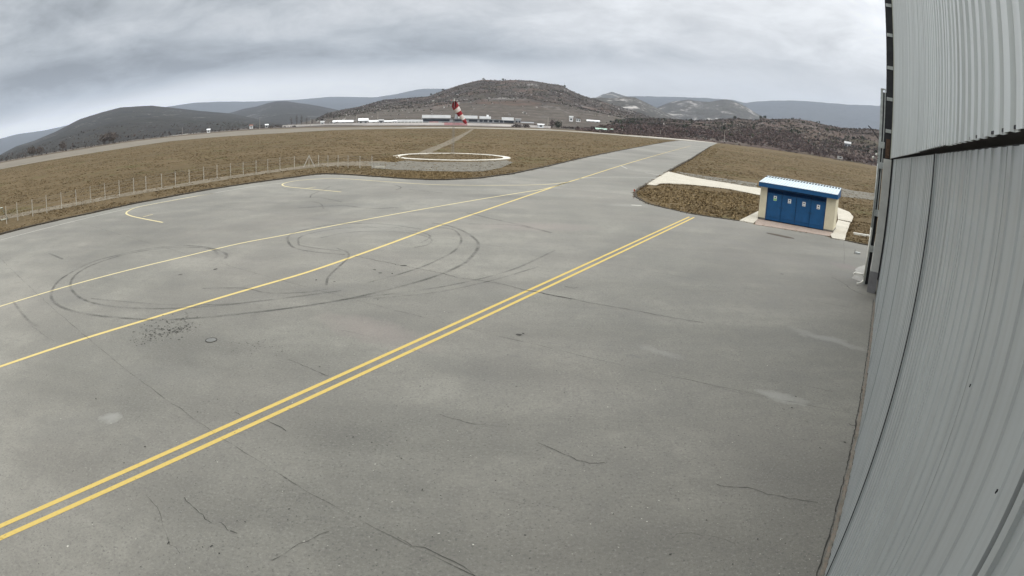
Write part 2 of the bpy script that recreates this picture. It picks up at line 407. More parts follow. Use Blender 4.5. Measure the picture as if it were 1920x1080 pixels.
# ------------------------------------------------------------------ camera: wide lens with barrel distortion
cd = bpy.data.cameras.new('camera'); cam = bpy.data.objects.new('camera', cd); COL.objects.link(cam); sc.camera = cam
cd.type = 'PANO'; cd.sensor_fit = 'HORIZONTAL'; cd.sensor_width = 36; cd.sensor_height = 20.25; cd.clip_start = .05; cd.clip_end = 60000
cc_ = cd if hasattr(cd, "panorama_type") else cd.cycles; cc_.panorama_type = 'FISHEYE_LENS_POLYNOMIAL'; cc_.fisheye_fov = R(178)
rr = np.linspace(1, 1105, 400); ss = rr / 1000; th = rr / F_ * (1 + A_ * ss ** 2 + B_ * ss ** 4); mm = rr * 36 / 1920
ks = np.linalg.lstsq(np.stack([mm, mm ** 2, mm ** 3, mm ** 4], 1), th, rcond=None)[0]
cc_.fisheye_polynomial_k0 = 0
for i_, k_ in enumerate(ks): setattr(cc_, 'fisheye_polynomial_k%d' % (i_ + 1), -float(k_))
cam.matrix_world = Matrix([[*RM[0], 0], [*RM[1], 0], [*RM[2], CAM_H], [0, 0, 0, 1]])
sc.view_settings.view_transform = 'Standard'; sc.view_settings.look = 'None'; sc.view_settings.gamma = 1; sc.view_settings.exposure = 0
sc.cycles.use_denoising = True; sc.cycles.max_bounces = 6; sc.cycles.diffuse_bounces = 3; sc.cycles.glossy_bounces = 3
sc.cycles.transparent_max_bounces = 16; sc.cycles.volume_bounces = 0

# ------------------------------------------------------------------ ground, runway, apron
def disc(name, z, mat, R0=12300, n=96):
    rs = [0, 30, 80, 200, 500, 1500, 5000, R0]; v = [(0, 0, z)]; f = []
    for r in rs[1:]:
        for k in range(n): a = 2 * math.pi * k / n; v.append((r * math.sin(a), r * math.cos(a), z))
    for k in range(n): f.append((0, 1 + (k + 1) % n, 1 + k))
    for i in range(len(rs) - 2):
        for k in range(n):
            a = 1 + i * n + k; b = 1 + i * n + (k + 1) % n; f.append((a, b, b + n, a + n))
    return mesh_obj(name, v, f, mat)
ground = struct(disc('ground', -.05, M_FIELD))

EDGE_L = [(0, 440.4), (73, 421.7), (177, 398.8), (239.6, 385), (312.5, 370.6), (400, 354.6), (480, 342.5), (560, 331.7), (590, 327.7), (613, 326.5), (643, 327.5),
          (710, 331.7), (760, 335.8), (810, 337.5), (835, 337.5), (877, 335.8), (900, 334.3), (962, 326), (1025, 312.5), (1087, 297.5), (1150, 284.7), (1200, 275.3), (1250, 266.3), (1275, 263.6)]
EDGE_R = [(1345, 268.3), (1333, 274), (1313, 286.7), (1297, 297.5), (1277, 308), (1253, 321.7), (1235, 332), (1213, 345), (1200, 352.5), (1190, 362), (1192, 370), (1212, 381),
          (1250, 391), (1300, 401.7), (1345, 408.5), (1386, 414), (1412.5, 419), (1417, 421.5), (1554, 443), (1560, 447), (1584, 451), (1610, 456.7), (1633, 461)]
L3 = [at(*p) for p in EDGE_L]; R3 = [at(*p) for p in EDGE_R]
d0 = (L3[0] - L3[2]); d0 /= np.linalg.norm(d0)
edgeL_w = [L3[0] + d0 * 45] + L3
APRON = edgeL_w + R3 + [hw(44, .5), hw(44, 14), hw(-30, 14), hw(-30, -10), edgeL_w[0] + np.array([30., -40.])]
apron = struct(sheet('apron', APRON, 0.0, M_ASPH))
# runway
RN = [(0, 317.5), (110, 297.5), (233, 277.7), (317, 265), (420, 256), (520, 250), (637, 243.6), (760, 241.6), (885, 241), (960, 242.6), (1050, 245.8), (1150, 253), (1230, 260.2), (1275, 263.6)]
RF = [(1342, 267), (1300, 264), (1197, 255), (1110, 248), (1035, 242.8), (960, 240.6), (885, 239.0), (760, 238.2), (637, 239), (487, 243), (317, 257.5), (233, 267.5), (160, 279), (80, 291.7), (0, 306)]
rn = [at(*p) for p in RN]; rf = [at(*p) for p in RF]
RUNWAY = [rn[0] + (rn[0] - rn[1]) * 1.2] + rn + [at(1345, 268.3)] + rf + [rf[-1] + (rf[-1] - rf[-3]) * .8]
runway = struct(sheet('runway', RUNWAY, -.015, M_RUNWAY))
# pale edge strips of the runway and the perimeter road
M_LIGHTC = simple('pale_runway_concrete', (.50, .47, .40), .85, .12, .05)
struct(ribbon('runway_threshold', [at(x, y - .3) for x, y in [(1200, 255.6), (1250, 259.5), (1290, 263), (1325, 265.9)]], 30, -.005, M_LIGHTC, None, False))
struct(ribbon('runway_shoulder', [at(x, y) for x, y in [(760, 239), (885, 239.6), (960, 241.2), (1035, 243.4), (1110, 248.6), (1200, 256)]], 18, -.008, M_LIGHTC, None, False))
struct(ribbon('perimeter_road', [at(x, y) for x, y in [(1342, 267.3), (1439, 279), (1522, 290), (1580, 300), (1640, 311), (1700, 325)]], 9, -.01, M_LIGHTC, None, False))
struct(ribbon('perimeter_road', [at(x, y) for x, y in [(320, 254.8), (345, 252), (380, 247.6), (410, 244.5), (440, 242.2)]], 16, .08, M_LIGHTC, None, False))
# darker scrubland past the airfield
outer = [(0, 305), (80, 290.7), (160, 278), (233, 266.5), (317, 256.5), (487, 242), (637, 238), (760, 237), (885, 237.6), (960, 239.5), (1035, 241.4), (1110, 246.8), (1197, 253.8), (1300, 262.8), (1342, 265.8), (1439, 278), (1522, 289), (1580, 299), (1640, 310), (1760, 330)]
inn = [at(*p) for p in outer]
azs = [math.atan2(p[0], p[1]) for p in inn]
vv, ff = [], []
inn = [np.array([math.sin(azs[0] - .5), math.cos(azs[0] - .5)]) * 420] + inn; azs = [azs[0] - .5] + azs
for p, a in zip(inn, azs):
    vv += [(p[0], p[1], .05), (4200 * math.sin(a), 4200 * math.cos(a), .05)]
for k in range(len(inn) - 1): ff.append((2 * k, 2 * k + 2, 2 * k + 3, 2 * k + 1))
struct(mesh_obj('scrubland', vv, ff, M_SCRUBG))

# soil lip along the grass edges (a small step up from the asphalt)
def lip(pts, w=.22, h=.10):
    L = [np.array(p) for p in pts]; m = MB()
    for a, b in zip(L[:-1], L[1:]):
        d = b - a; ln = np.linalg.norm(d); n = max(1, int(ln / 1.5)); d = d / ln; nn = np.array([-d[1], d[0]])
        for k in range(n):
            p = a + d * ln * (k + .5) / n + nn * rng.normal() * .03
            m.box((p[0], p[1], h / 2 - .03), (ln / n * 1.02, w * rng.uniform(.7, 1.5), h + .05 + rng.uniform(-.02, .03)), math.atan2(d[1], d[0]) + rng.normal() * .02)
    return m
struct(lip(edgeL_w).build('soil_edge', M_SOIL))
struct(lip([at(*p) for p in [(1333, 274), (1313, 286.7), (1297, 297.5), (1277, 308), (1253, 321.7)]] , .3).build('soil_edge', M_SOIL))
struct(lip([at(*p) for p in EDGE_R[7:16]], .18, .05).build('soil_edge', M_SOIL))
struct(lip([at(*p) for p in EDGE_R[-3:]], .18, .05).build('soil_edge', M_SOIL))

# concrete path to the shed and slabs round it
PATH = [(1253, 321.7), (1263, 324), (1297, 332), (1330, 338), (1365, 343.5), (1403, 350), (1432, 353.5), (1432, 368), (1424, 366), (1369, 354.8), (1330, 350), (1280, 345), (1250, 344), (1238, 344.2), (1230, 347.8), (1213, 346), (1235, 332)]
path = struct(up_faces(MB().prism([at(*p) for p in PATH], -.06, .03).build('path', M_CONC)))
SL1 = [(1422, 396), (1386, 414), (1412.5, 419), (1418, 414), (1421, 411)]
SL2 = [(1570, 389), (1575, 391), (1592.5, 398), (1600, 406.7), (1596.7, 416.4), (1571, 411.5)]
SL3 = [(1571, 412.8), (1594, 418), (1591, 428), (1586.7, 437.5), (1584, 451), (1560, 446.7), (1557, 440), (1562, 437)]
for q in (SL1, SL2, SL3): struct(up_faces(MB().prism([at(*p) for p in q], -.06, .035).build('concrete_slab', M_CONC)))
struct(up_faces(MB().prism([at(*p) for p in [(1418, 413), (1421, 411), (1561, 436), (1556, 443.3), (1415, 421.2)]], -.06, .02).build('pebble_apron', M_BRICKPAVE)))
BP = [(1640, 494), (1621.7, 497.5), (1612, 500), (1603, 505), (1605, 509), (1599, 513), (1601, 517), (1596.7, 521.7), (1604, 525), (1613, 528.5), (1621.7, 532), (1634, 536)]
struct(up_faces(MB().prism([at(*p) for p in BP], -.03, .015).build('broken_slab', M_CONC2)))
M_TRK = M_TRACK
def band(name, top, bot, z, mat):
    return struct(sheet(name, [at(*p) for p in top] + [at(*p) for p in bot[::-1]], z, mat))
band('gravel_track', [(0, 404), (40, 398), (90, 388), (145, 378), (200, 367), (260, 357), (328, 346), (400, 333), (470, 324), (540, 314), (600, 306), (660, 302), (740, 301)],
     [(0, 412), (40, 405), (90, 395), (145, 385), (200, 374), (260, 363), (328, 352), (400, 340), (470, 329), (540, 319), (600, 312), (660, 310), (740, 312)], -.03, M_TRACK)
band('dirt_track', [(775, 290), (800, 279), (830, 268), (860, 254), (877, 246), (884, 241.5)], [(800, 290), (822, 280), (848, 268.5), (866, 258), (880, 248), (889, 241.6)], -.03, M_TRACK)
struct(sheet('gravel_patch', [at(*p) for p in [(690, 305), (735, 303), (745, 299), (790, 303), (848, 303.5), (900, 303), (950, 300), (962, 304), (940, 314), (905, 321), (850, 321), (800, 320), (745, 318), (700, 315)]], -.025, M_GRAVEL))
struct(sheet('stony_strip', [at(*p) for p in [(1268, 321), (1300, 326), (1350, 333), (1400, 340), (1420, 343), (1418, 352), (1403, 348.5), (1365, 342), (1330, 336.5), (1297, 330.5), (1272, 324)]], -.03, M_GRAVEL))
struct(sheet('stony_strip', [at(*p) for p in [(1578, 352), (1600, 357), (1640, 362), (1640, 375), (1610, 372), (1578, 368)]], -.03, M_GRAVEL))
# windsock ring
RC = np.array([-9.8, 89.4])
def ring(name, c, r0, r1, z0, z1, mat, n=96, wob=.12):
    v, f = [], []
    for k in range(n):
        a = 2 * math.pi * k / n; e = 1 + .006 * math.sin(5 * a) + .004 * math.sin(11 * a + 1)
        for r, z in ((r0 * e, z1), (r1 * e, z1), (r1 * e, z0), (r0 * e, z0)): v.append((c[0] + r * math.sin(a), c[1] + r * math.cos(a), z))
    for k in range(n):
        j = (k + 1) % n
        for q in range(4): f.append((4 * k + q, 4 * k + (q + 1) % 4, 4 * j + (q + 1) % 4, 4 * j + q))
    return up_faces(mesh_obj(name, v, f, mat))
M_RING = simple('white_ring_paint', (.62, .59, .51), .8, .16, .9)
tag(ring('windsock_ring', RC, 7.75, 8.8, -.06, .01, M_RING), 'large white painted concrete ring lying in the grass around the windsock mast', 'ring')

# ------------------------------------------------------------------ painted lines on the apron
def mark(name, pix, w, mat, z=.004, **k): return tag(ribbon(name, [at(*p) for p in pix], w, z, mat, apron, **k))
def straight(p, q, ext0=0, ext1=0):
    a, b = at(*p), at(*q); d = (b - a) / np.linalg.norm(b - a); return [a - d * ext0, b + d * ext1]
a1, b1 = straight((240, 881.2), (1292.5, 406.6), 14)
a2, b2 = straight((240, 902.2), (1301.5, 407.6), 14)
ribbon('yellow_line', [a1, b1], .122, .004, M_YEL, apron); ribbon('yellow_line', [a2, b2], .122, .004, M_YEL, apron)
MID = [(-40, 700), (0, 687.5), (150, 637.5), (290, 595), (475, 540), (590, 506), (715, 462.5), (815, 426), (917.5, 391.5), (1025, 355), (1060, 343), (1100, 330.8), (1162.5, 311), (1220, 294), (1265, 281.5), (1295, 273.5)]
mark('yellow_line', MID, .16, M_YEL2)
TOPL = [(-40, 587), (0, 574.5), (140, 533), (275, 498), (347.5, 480.7), (450, 456.5), (535, 440.5), (655, 417.5), (762.5, 397.5), (840, 384), (917.5, 370.7), (985, 360), (1025, 353.3), (1062, 342.5)]
mark('yellow_line', TOPL, .13, M_CREAM)
mark('edge_line', [(0, 450.4), (94, 426), (187.5, 403), (246, 390.2), (312.5, 377), (400, 362.3), (480, 349), (532, 343)], .13, M_WHT)
mark('guide_line', [(400, 362.3), (312.5, 378), (260, 388), (242, 394.6), (236.5, 400), (246, 405), (271, 410.5), (305, 417)], .15, M_CREAM)
mark('guide_line', [(268, 406.6), (286.5, 402)], .12, M_CREAM)
mark('guide_line', [(640, 360), (565, 352.8), (540, 350.3), (530, 347.5), (532, 344), (550, 339.7), (580, 336.5), (615, 334.6), (647, 335.2), (715, 340), (790, 345), (850, 347), (920, 347.6), (1000, 346.7), (1040, 344.5), (1068, 341)], .15, M_CREAM)
mark('guide_line', [(575, 353), (592, 350.5)], .12, M_CREAM)
mark('guide_line', [(1085, 335), (1110, 332.7), (1150, 332), (1190, 332.3), (1232, 334)], .15, M_WHT)
mark('guide_line', [(1210, 323.7), (1235, 328)], .2, M_WHT)
mark('guide_line', [(1164, 311), (1176, 316)], .2, M_WHT)
mark('paint_patch', [(1184, 384.5), (1203, 385.5)], .35, M_WHT)

# rubber left by turning wheels
TY = [([(422, 485), (424, 476), (395, 465), (360, 461), (333, 461), (271, 467.5), (219, 479), (180, 489), (150, 502), (112, 525), (97, 547), (100, 565), (125, 580), (175, 591), (237, 597), (300, 600), (375, 596), (440, 590), (550, 577), (640, 563), (700, 550), (760, 535), (825, 515), (875, 490), (897, 460), (880, 440), (847, 425), (810, 418)], .2, 1),
      ([(410, 478), (396, 467), (354, 463.5), (302, 466), (240, 476), (198, 488), (162, 502), (140, 517), (132, 535), (140, 550), (162, 564), (212, 575), (300, 579), (400, 574), (475, 566), (560, 556), (640, 545)], .18, 1),
      ([(790, 430), (727, 421), (665, 419), (615, 422), (565, 432), (542, 442), (540, 452), (550, 464), (577, 471), (615, 475), (647, 477.5)], .17, 1),
      ([(770, 430), (700, 424), (640, 428), (590, 436), (562, 445), (560, 455), (562, 460), (590, 465), (640, 471)], .14, 2),
      ([(602, 446), (652, 436), (702, 434), (752, 435.5), (790, 441), (810, 450), (800, 460), (777, 464)], .15, 1), ([(652, 428), (715, 427), (765, 432.5), (795, 437), (807, 444), (790, 456)], .14, 2),
      ([(800, 424), (847, 430), (862, 442), (864, 455), (850, 472), (820, 488), (790, 501), (740, 517), (690, 530)], .15, 2),
      ([(632, 466), (650, 472), (654, 480), (650, 487), (630, 505), (615, 520), (612, 535)], .13, 1), ([(380, 541), (440, 540), (470, 542), (495, 549), (540, 550), (585, 547), (615, 542)], .12, 1),
      ([(603, 358), (627, 347.5), (668, 343), (710, 343), (740, 347), (752, 352), (742, 356)], .14, 1), ([(612, 361), (640, 355), (677, 351), (743, 351)], .12, 2), ([(582, 371), (583, 366), (590, 362.5), (606, 357), (640, 355)], .13, 1),
      ([(767, 355), (793, 358), (830, 362)], .15, 1), ([(560, 371), (602, 371), (642, 379)], .13, 2), ([(540, 377), (590, 379), (603, 384), (607, 392)], .13, 2), ([(528, 352), (550, 357), (600, 358)], .12, 2),
      ([(560, 390), (640, 386), (700, 391), (760, 388)], .3, 2), ([(92, 475), (118, 486)], .2, 1), ([(25, 566), (50, 598), (70, 612)], .16, 2), ([(640, 562), (760, 548), (860, 532), (960, 506), (1040, 470)], .14, 2), ([(700, 560), (820, 548), (930, 524), (1010, 500)], .12, 2),
      ([(870, 398), (930, 412), (990, 425), (1035, 437)], .25, 2), ([(880, 420), (960, 422), (1020, 433)], .2, 2), ([(170, 560), (320, 572), (430, 570)], .12, 2)]
for pts, wd, k in TY: mark('tyre_mark', pts, wd, M_TYRE if k == 1 else M_TYRE2, .007, step=.4)

# cracks
CK = [([(985, 544), (1010, 548), (1035, 554), (1072, 560.5)], .06, 1), ([(1072, 560.5), (1110, 569), (1172, 579), (1240, 592), (1320, 606)], .025, 1), ([(665, 480), (757, 499), (830, 513), (860, 521), (927, 530), (985, 544)], .03, 1),
      ([(342, 935), (358, 945), (367, 955), (382, 968), (397, 979)], .016, 1), ([(410, 978), (420, 985), (430, 992), (445, 999)], .016, 1), ([(1010, 830), (1043, 845), (1070, 858), (1093, 868), (1133, 868)], .014, 1),
      ([(1340, 908), (1360, 913), (1400, 915), (1430, 924), (1467, 933), (1533, 943)], .014, 1), ([(542, 674), (570, 686), (600, 700), (617, 706)], .015, 1), ([(500, 790), (520, 798), (537, 808)], .018, 1), ([(440, 772), (455, 780)], .02, 1),
      ([(825, 777), (850, 784), (885, 795), (950, 800)], .012, 1), ([(505, 1050), (530, 1042), (560, 1022), (590, 1008), (614, 1000)], .012, 1), ([(750, 1008), (775, 1022), (810, 1035), (850, 1052), (880, 1072), (905, 1095)], .014, 1),
      ([(600, 940), (640, 952), (650, 975)], .01, 2), ([(930, 930), (990, 950), (1060, 955)], .01, 2), ([(1440, 715), (1500, 722), (1560, 735)], .012, 2), ([(1297, 713), (1400, 740), (1500, 755)], .012, 2), ([(640, 620), (680, 628), (720, 640)], .014, 2),
      ([(1395, 655), (1420, 662)], .02, 2), ([(1600, 850), (1585, 830), (1560, 828)], .012, 2), ([(270, 930), (300, 960), (310, 1000), (340, 1040)], .012, 2), ([(60, 612), (100, 640)], .02, 2), ([(1240, 1010), (1300, 1000), (1380, 1020)], .01, 2),
      ([(1060, 537), (1075, 541), (1085, 538)], .05, 2), ([(1190, 693), (1198, 703)], .012, 2), ([(1582, 452), (1583, 470), (1583, 495)], .03, 2), ([(1560, 520), (1580, 530), (1600, 545), (1625, 555)], .03, 1), ([(1605, 800), (1590, 795)], .02, 1)]
def wobble(p):
    L = smooth_line([at(*q) for q in p], .12); return [q + rng.normal(size=2) * .018 for q in L]
for pts, wd, k in CK: ribbon('crack', wobble(pts), wd, .009, M_CRACK if k == 1 else M_CRACK2, apron, smooth=False, jag=.35)
ja, jb = at(665, 480), at(1240, 592); jd = (jb - ja) / np.linalg.norm(jb - ja); jn = np.array([-jd[1], jd[0]])
for off in (-12.1, -4.3, 5.2):
    a_ = ja + jn * off - jd * 26; ribbon('crack', [a_ + jd * q + jn * rng.normal() * .012 for q in np.arange(0, 62, .35)], .022, .0085, M_CRACK2, apron, smooth=False, jag=.5)
# joint and rubble strip at the foot of the hangar wall
WJ = [hw(s, .545 + rng.normal() * .006) for s in np.arange(-4, 24.5, .12)]
ribbon('crack', WJ, .03, .009, M_CRACK, apron, smooth=False, jag=.4)
# pits and small dark spots, tar drips
M_PIT = simple('pitted_tar', (.06, .057, .05), .9, .3, 20)
m = MB()
def pit(x, y, r, z=.0085):
    q = at(x, y); n = 7; a0 = rng.uniform(0, 6.3); ax = rng.uniform(.5, 1); k = rng.uniform(.6, 1.3, n)
    a = rng.uniform(0, 3.14); ca, sa = math.cos(a), math.sin(a)
    P = [(q[0] + r * kk * (ca * math.cos(a0 + i * 6.283 / n) * 1.4 - sa * ax * math.sin(a0 + i * 6.283 / n)), q[1] + r * kk * (sa * math.cos(a0 + i * 6.283 / n) * 1.4 + ca * ax * math.sin(a0 + i * 6.283 / n)), z) for i, kk in enumerate(k)]
    m.add(P, [tuple(range(n))])
for i in range(240):
    t_ = rng.beta(2.5, 1.6); x = 235 + 130 * t_ + rng.normal() * 8; y = 643 - 32 * t_ + rng.normal() * 6 - (rng.random() < .3) * rng.uniform(8, 25)
    pit(x, y, rng.uniform(.008, .034))
for i in range(45): pit(430 + rng.uniform(0, 110), 645 + rng.normal() * 7 + (i % 3) * 5, rng.uniform(.008, .02))
for x, y, r in [(360 / 2, 420 + 656 / 2, .03), (272, 838, .022), (974, 628, .07), (981, 626, .03), (662, 820, .018), (697, 830, .014), (726, 836, .014), (954, 797, .014), (955 - 240, 791, .012), (1485, 765, .03), (1492, 744, .02), (1470, 768, .015), (1584, 830, .03), (1466, 514, .06),
                (1370, 640, .02), (757, 498, .09), (404, 505, .1), (338, 515, .06), (702, 506, .06), (713, 512, .05), (735, 513, .05), (593, 525, .05), (627, 528, .05), (1070, 782, .012), (1245, 717, .01), (800, 505 + 85, .02), (1430, 868, .01), (950, 986, .01), (1340, 808, .012), (1114, 1048, .008), (609, 958, .008)]: pit(x, y, r)
for i in range(420):
    x = rng.uniform(40, 1560); y = rng.uniform(560, 1078)
    if x < 1540 - (y - 560) * .0: pit(x, y, abs(rng.normal()) * .007 + .003)
pits = m.build('asphalt_pits', M_PIT, apron); pits['kind'] = 'stuff'
M_CHIP = simple('pale_stone_chips', (.5, .48, .42), .9, .3, 20)
m = MB()
for i in range(350):
    pit(rng.uniform(40, 1560), rng.uniform(560, 1078), abs(rng.normal()) * .005 + .003)
chips = m.build('stone_chips', M_CHIP, apron); chips['kind'] = 'stuff'
# iron cover in the apron
M_IRON = simple('cast_iron', (.10, .10, .095), .6, .3, 20, .3)
mc = empty('manhole_cover', (*at(396, 638), 0.0))
tag(mc, 'small round iron cover set in the asphalt left of the double yellow line', 'manhole cover')
def cyl(mb, c, r0, r1, z0, z1, n=28):
    v = []; f = []
    for k in range(n):
        a = 2 * math.pi * k / n; v += [(c[0] + r1 * math.cos(a), c[1] + r1 * math.sin(a), z0), (c[0] + r1 * math.cos(a), c[1] + r1 * math.sin(a), z1), (c[0] + r0 * math.cos(a), c[1] + r0 * math.sin(a), z1), (c[0] + r0 * math.cos(a), c[1] + r0 * math.sin(a), z0)]
    for k in range(n):
        j = (k + 1) % n
        for q in range(3): f.append((4 * k + q, 4 * j + q, 4 * j + q + 1, 4 * k + q + 1))
    return mb.add(v, f)
cyl(MB(), (0, 0), .15, .175, -.01, .014).build('frame', M_PIT, mc)
lid = MB(); n = 28; lid.add([(.15 * math.cos(6.2832 * k / n), .15 * math.sin(6.2832 * k / n), .009) for k in range(n)], [tuple(range(n))])
for k in range(-4, 5):
    h_ = math.sqrt(max(.0, .14 ** 2 - (k * .03) ** 2)); lid.b2((k * .03 - .006, -h_, .008), (k * .03 + .006, h_, .014))
lid.build('lid', simple('worn_cover_iron', (.20, .20, .185), .6, .2, 20), mc)

# ------------------------------------------------------------------ hangar (local X along its wall, local -Y into the building)
M_CLAD = simple('grey_painted_cladding', (.555, .585, .57), .40, .07, .5, .0)
M_CLAD2 = simple('grey_painted_door_steel', (.39, .412, .405), .32, .10, .35, .0)
for m_ in (M_CLAD, M_CLAD2):
    b_ = m_.node_tree.nodes['Principled BSDF']; b_.inputs['Specular IOR Level'].default_value = .45
def add_streaks(m_, c=(.20, .19, .17), amt=.35):
    nt_ = m_.node_tree; b_ = nt_.nodes['Principled BSDF']; src = b_.inputs['Base Color'].links[0].from_socket
    g = nt_.nodes.new('ShaderNodeNewGeometry'); mp = nt_.nodes.new('ShaderNodeMapping'); mp.inputs['Scale'].default_value = (9, 9, .35)
    nt_.links.new(g.outputs['Position'], mp.inputs[0]); n = nt_.nodes.new('ShaderNodeTexNoise'); n.inputs['Scale'].default_value = 1; n.inputs['Detail'].default_value = 6
    nt_.links.new(mp.outputs[0], n.inputs['Vector']); r = nt_.nodes.new('ShaderNodeMapRange'); nt_.links.new(n.outputs['Fac'], r.inputs[0])
    for i, v in zip((1, 2, 3, 4), (.5, .8, 0, amt)): r.inputs[i].default_value = v
    x = nt_.nodes.new('ShaderNodeMix'); x.data_type = 'RGBA'; nt_.links.new(r.outputs[0], x.inputs[0]); nt_.links.new(src, x.inputs[6]); x.inputs[7].default_value = (*c, 1)
    nt_.links.new(x.outputs[2], b_.inputs['Base Color'])
add_streaks(M_CLAD); add_streaks(M_CLAD2)
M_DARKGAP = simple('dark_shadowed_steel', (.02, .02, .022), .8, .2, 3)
M_DARKSTEEL_SHADE = simple('dark_steel_and_shade', (.035, .035, .038), .7, .2, 3)
M_GALV = simple('galvanised_steel', (.48, .50, .48), .5, .2, 6, .3)
M_PIPE = simple('white_plastic_pipe', (.72, .70, .62), .45, .1, 5)
M_COLC = simple('grey_rendered_column', (.55, .55, .51), .85, .12, 2, 0, .3)
M_COLD = simple('dark_grey_plinth', (.24, .235, .235), .85, .15, 3)
M_RUST = simple('rusty_purlin', (.12, .075, .05), .85, .35, 9)
M_EDGE = simple('pale_panel_edge', (.55, .55, .46), .6, .08, 4)

hg = empty('hangar', (0, 0, 0), math.pi / 2 - WALL_AZ)
tag(hg, 'tall grey corrugated steel hangar with sliding door panels along the edge of the apron', 'hangar')
def corr(s0, s1, p, z0, z1, pitch, depth, top_w, flank, thick=.0, uneven=0.0, slot=4):
    """trapezoid sheet: ribs stand out towards the apron by depth"""
    prof = []; s = s0
    n = int(round((s1 - s0) / pitch)); pitch = (s1 - s0) / n
    for k in range(n):
        b = s0 + k * pitch; j = rng.normal() * uneven; e = rng.uniform(-.06, .06) * pitch
        prof += [(b, 0), (b + pitch - top_w - 2 * flank + e, 0), (b + pitch - top_w - flank + e, depth + j), (b + pitch - flank, depth + j)]
        if k % slot == slot - 1: prof += [(b + pitch - flank + .001, depth + j + .004), (b + pitch - flank + .006, depth + j + .004)]
        if k % slot == 0 and k: prof += []
    prof.append((s1, 0)); v = []; f = []
    for (a, d) in prof: v += [(a, -(p - d), z0), (a, -(p - d), z1)]
    m = len(prof)
    for k in range(m - 1): f.append((2 * k, 2 * k + 2, 2 * k + 3, 2 * k + 1))
    if thick:
        for (a, d) in prof: v += [(a, -(p - d) - thick, z0), (a, -(p - d) - thick, z1)]
        for k in range(m - 1):
            q = 2 * m + 2 * k; f.append((q, q + 1, q + 3, q + 2)); f.append((2 * k, q, q + 2, 2 * k + 2))
    return v, f
HX = 24.0
seams = [-8.1, -3.32, 1.46, 6.25, 11.0, 15.6, 20.2, HX]
for a, b in zip(seams[:-1], seams[1:]):
    v, f = corr(a + .04, b - .05, .66, .03, 5.69, .25, .010, .08, .010, 0, .0015, 5)
    dp = mesh_obj('door_panel', v, f, M_CLAD2, hg)
    fr = MB(); fr.b2((a + .015, -.67, .03), (a + .075, -.628, 5.69)); fr.b2((b - .085, -.67, .03), (b - .03, -.628, 5.69)); fr.b2((a + .076, -.685, .03), (b - .086, -.66, .16))
    fr.build('panel_frame', M_CLAD2, dp)
    if b > 7: continue
    if b > 2: MB().b2((b - .028, -.69, .02), (b + .012, -.618, 5.69)).build('rubber_seal', M_DARKGAP, dp)
    else:
        for q_ in (b - .045, b + .035): MB().b2((q_ - .007, -.69, .02), (q_ + .007, -.630, 5.69)).build('rubber_seal', M_DARKGAP, dp)
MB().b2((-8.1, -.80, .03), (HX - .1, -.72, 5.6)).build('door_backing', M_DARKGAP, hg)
MB().b2((-8.1, -.72, 5.605), (HX, -.67, 5.70)).build('door_rail', M_DARKSTEEL_SHADE, hg)
MB().b2((-8.1, -2.2, 5.745), (28.4, -.61, 5.76)).b2((-8.1, -8.0, 5.761), (28.4, -.69, 14.4)).build('wall_core', M_DARKSTEEL_SHADE, hg)  # thin lower slab is the underside, coloured dark for the shadow below the lap
sill = MB()
for k in range(160):
    s = -8 + k * .2; sill.box((s, -.615 + rng.normal() * .006, .006), (.21, .075 + rng.uniform(-.02, .02), .035 + rng.uniform(0, .012)), rng.normal() * .03)
sill.build('door_sill', speckled('rubble_sill', (.15, .14, .115), (.23, .21, .17), (.24, .17, .13), 3, 14), hg)
# upper cladding: sheets lapped one over another, slightly uneven at the lower edge
ups = [-8.1, -4.0, 0.3, 2.35, 4.9, 8.6, 12.7, 16.8, 20.9, 24.6, 28.4]
for k, (a, b) in enumerate(zip(ups[:-1], ups[1:])):
    zb = 5.738 + rng.uniform(-.010, .006)
    v, f = corr(a, b + .02, .620 - .004 * (k % 2), zb, 14.5, .27, .024, .12, .012, .004, .003, 3)
    mesh_obj('upper_cladding', v, f, M_CLAD, hg)
MB().b2((28.4, -.62, 5.70), (28.47, -.56, 14.5)).build('corner_trim', M_EDGE, hg)
MB().b2((-8.1, -8.2, 14.5), (29.2, -.35, 14.75)).build('roof', M_CLAD, hg)
# far end: rendered column with dark plinth, steel uprights with brackets, downpipe
co = MB().b2((25.6, -.575, .9), (26.1, -.215, 5.66)).build('column', M_COLC, hg)
MB().b2((25.55, -.585, -.02), (26.1, -.195, .9)).build('plinth', M_COLD, co)
MB().b2((28.75, -8, -.02), (29.0, -.25, 14.5)).build('end_wall', M_DARKGAP, hg)
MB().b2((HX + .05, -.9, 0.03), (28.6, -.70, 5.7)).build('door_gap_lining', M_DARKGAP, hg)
MB().b2((28.5, -.63, 5.68), (28.7, -.20, 14.4)).build('dark_upright', M_DARKSTEEL_SHADE, hg)  # box standing in shade, the shade put into its dark colour
for z in (6.9, 8.4, 9.9, 11.5, 13.0): MB().b2((28.46, -.54, z), (28.499, -.24, z + .16)).build('bracket', M_GALV, hg)
MB().b2((28.40, -.50, 5.72), (28.455, -.30, 6.6)).build('purlin_end', M_RUST, hg)
st = MB().b2((27.0, -.05, 0), (27.10, .075, 8.75)).b2((27.0, -.17, 3.2), (27.08, -.12, 8.7)).b2((27.0, -.17, 8.701), (27.06, .06, 8.76)).build('steel_upright', M_GALV, hg)
for z in (6.1, 5.2, 3.1, 1.5): MB().b2((26.9, -.22, z), (26.995, .07, z + .28)).build('bracket', M_GALV, hg)
MB().b2((27.12, -.20, 0), (27.2, -.045, 8.6)).build('dark_upright', M_DARKSTEEL_SHADE, hg)
MB().tube([(26.6, .03, .25), (26.6, .03, 2.6)], .045).tube([(26.6, .03, .25), (26.5, .16, .12), (26.4, .32, .09)], .05).build('downpipe', M_PIPE, hg, True)
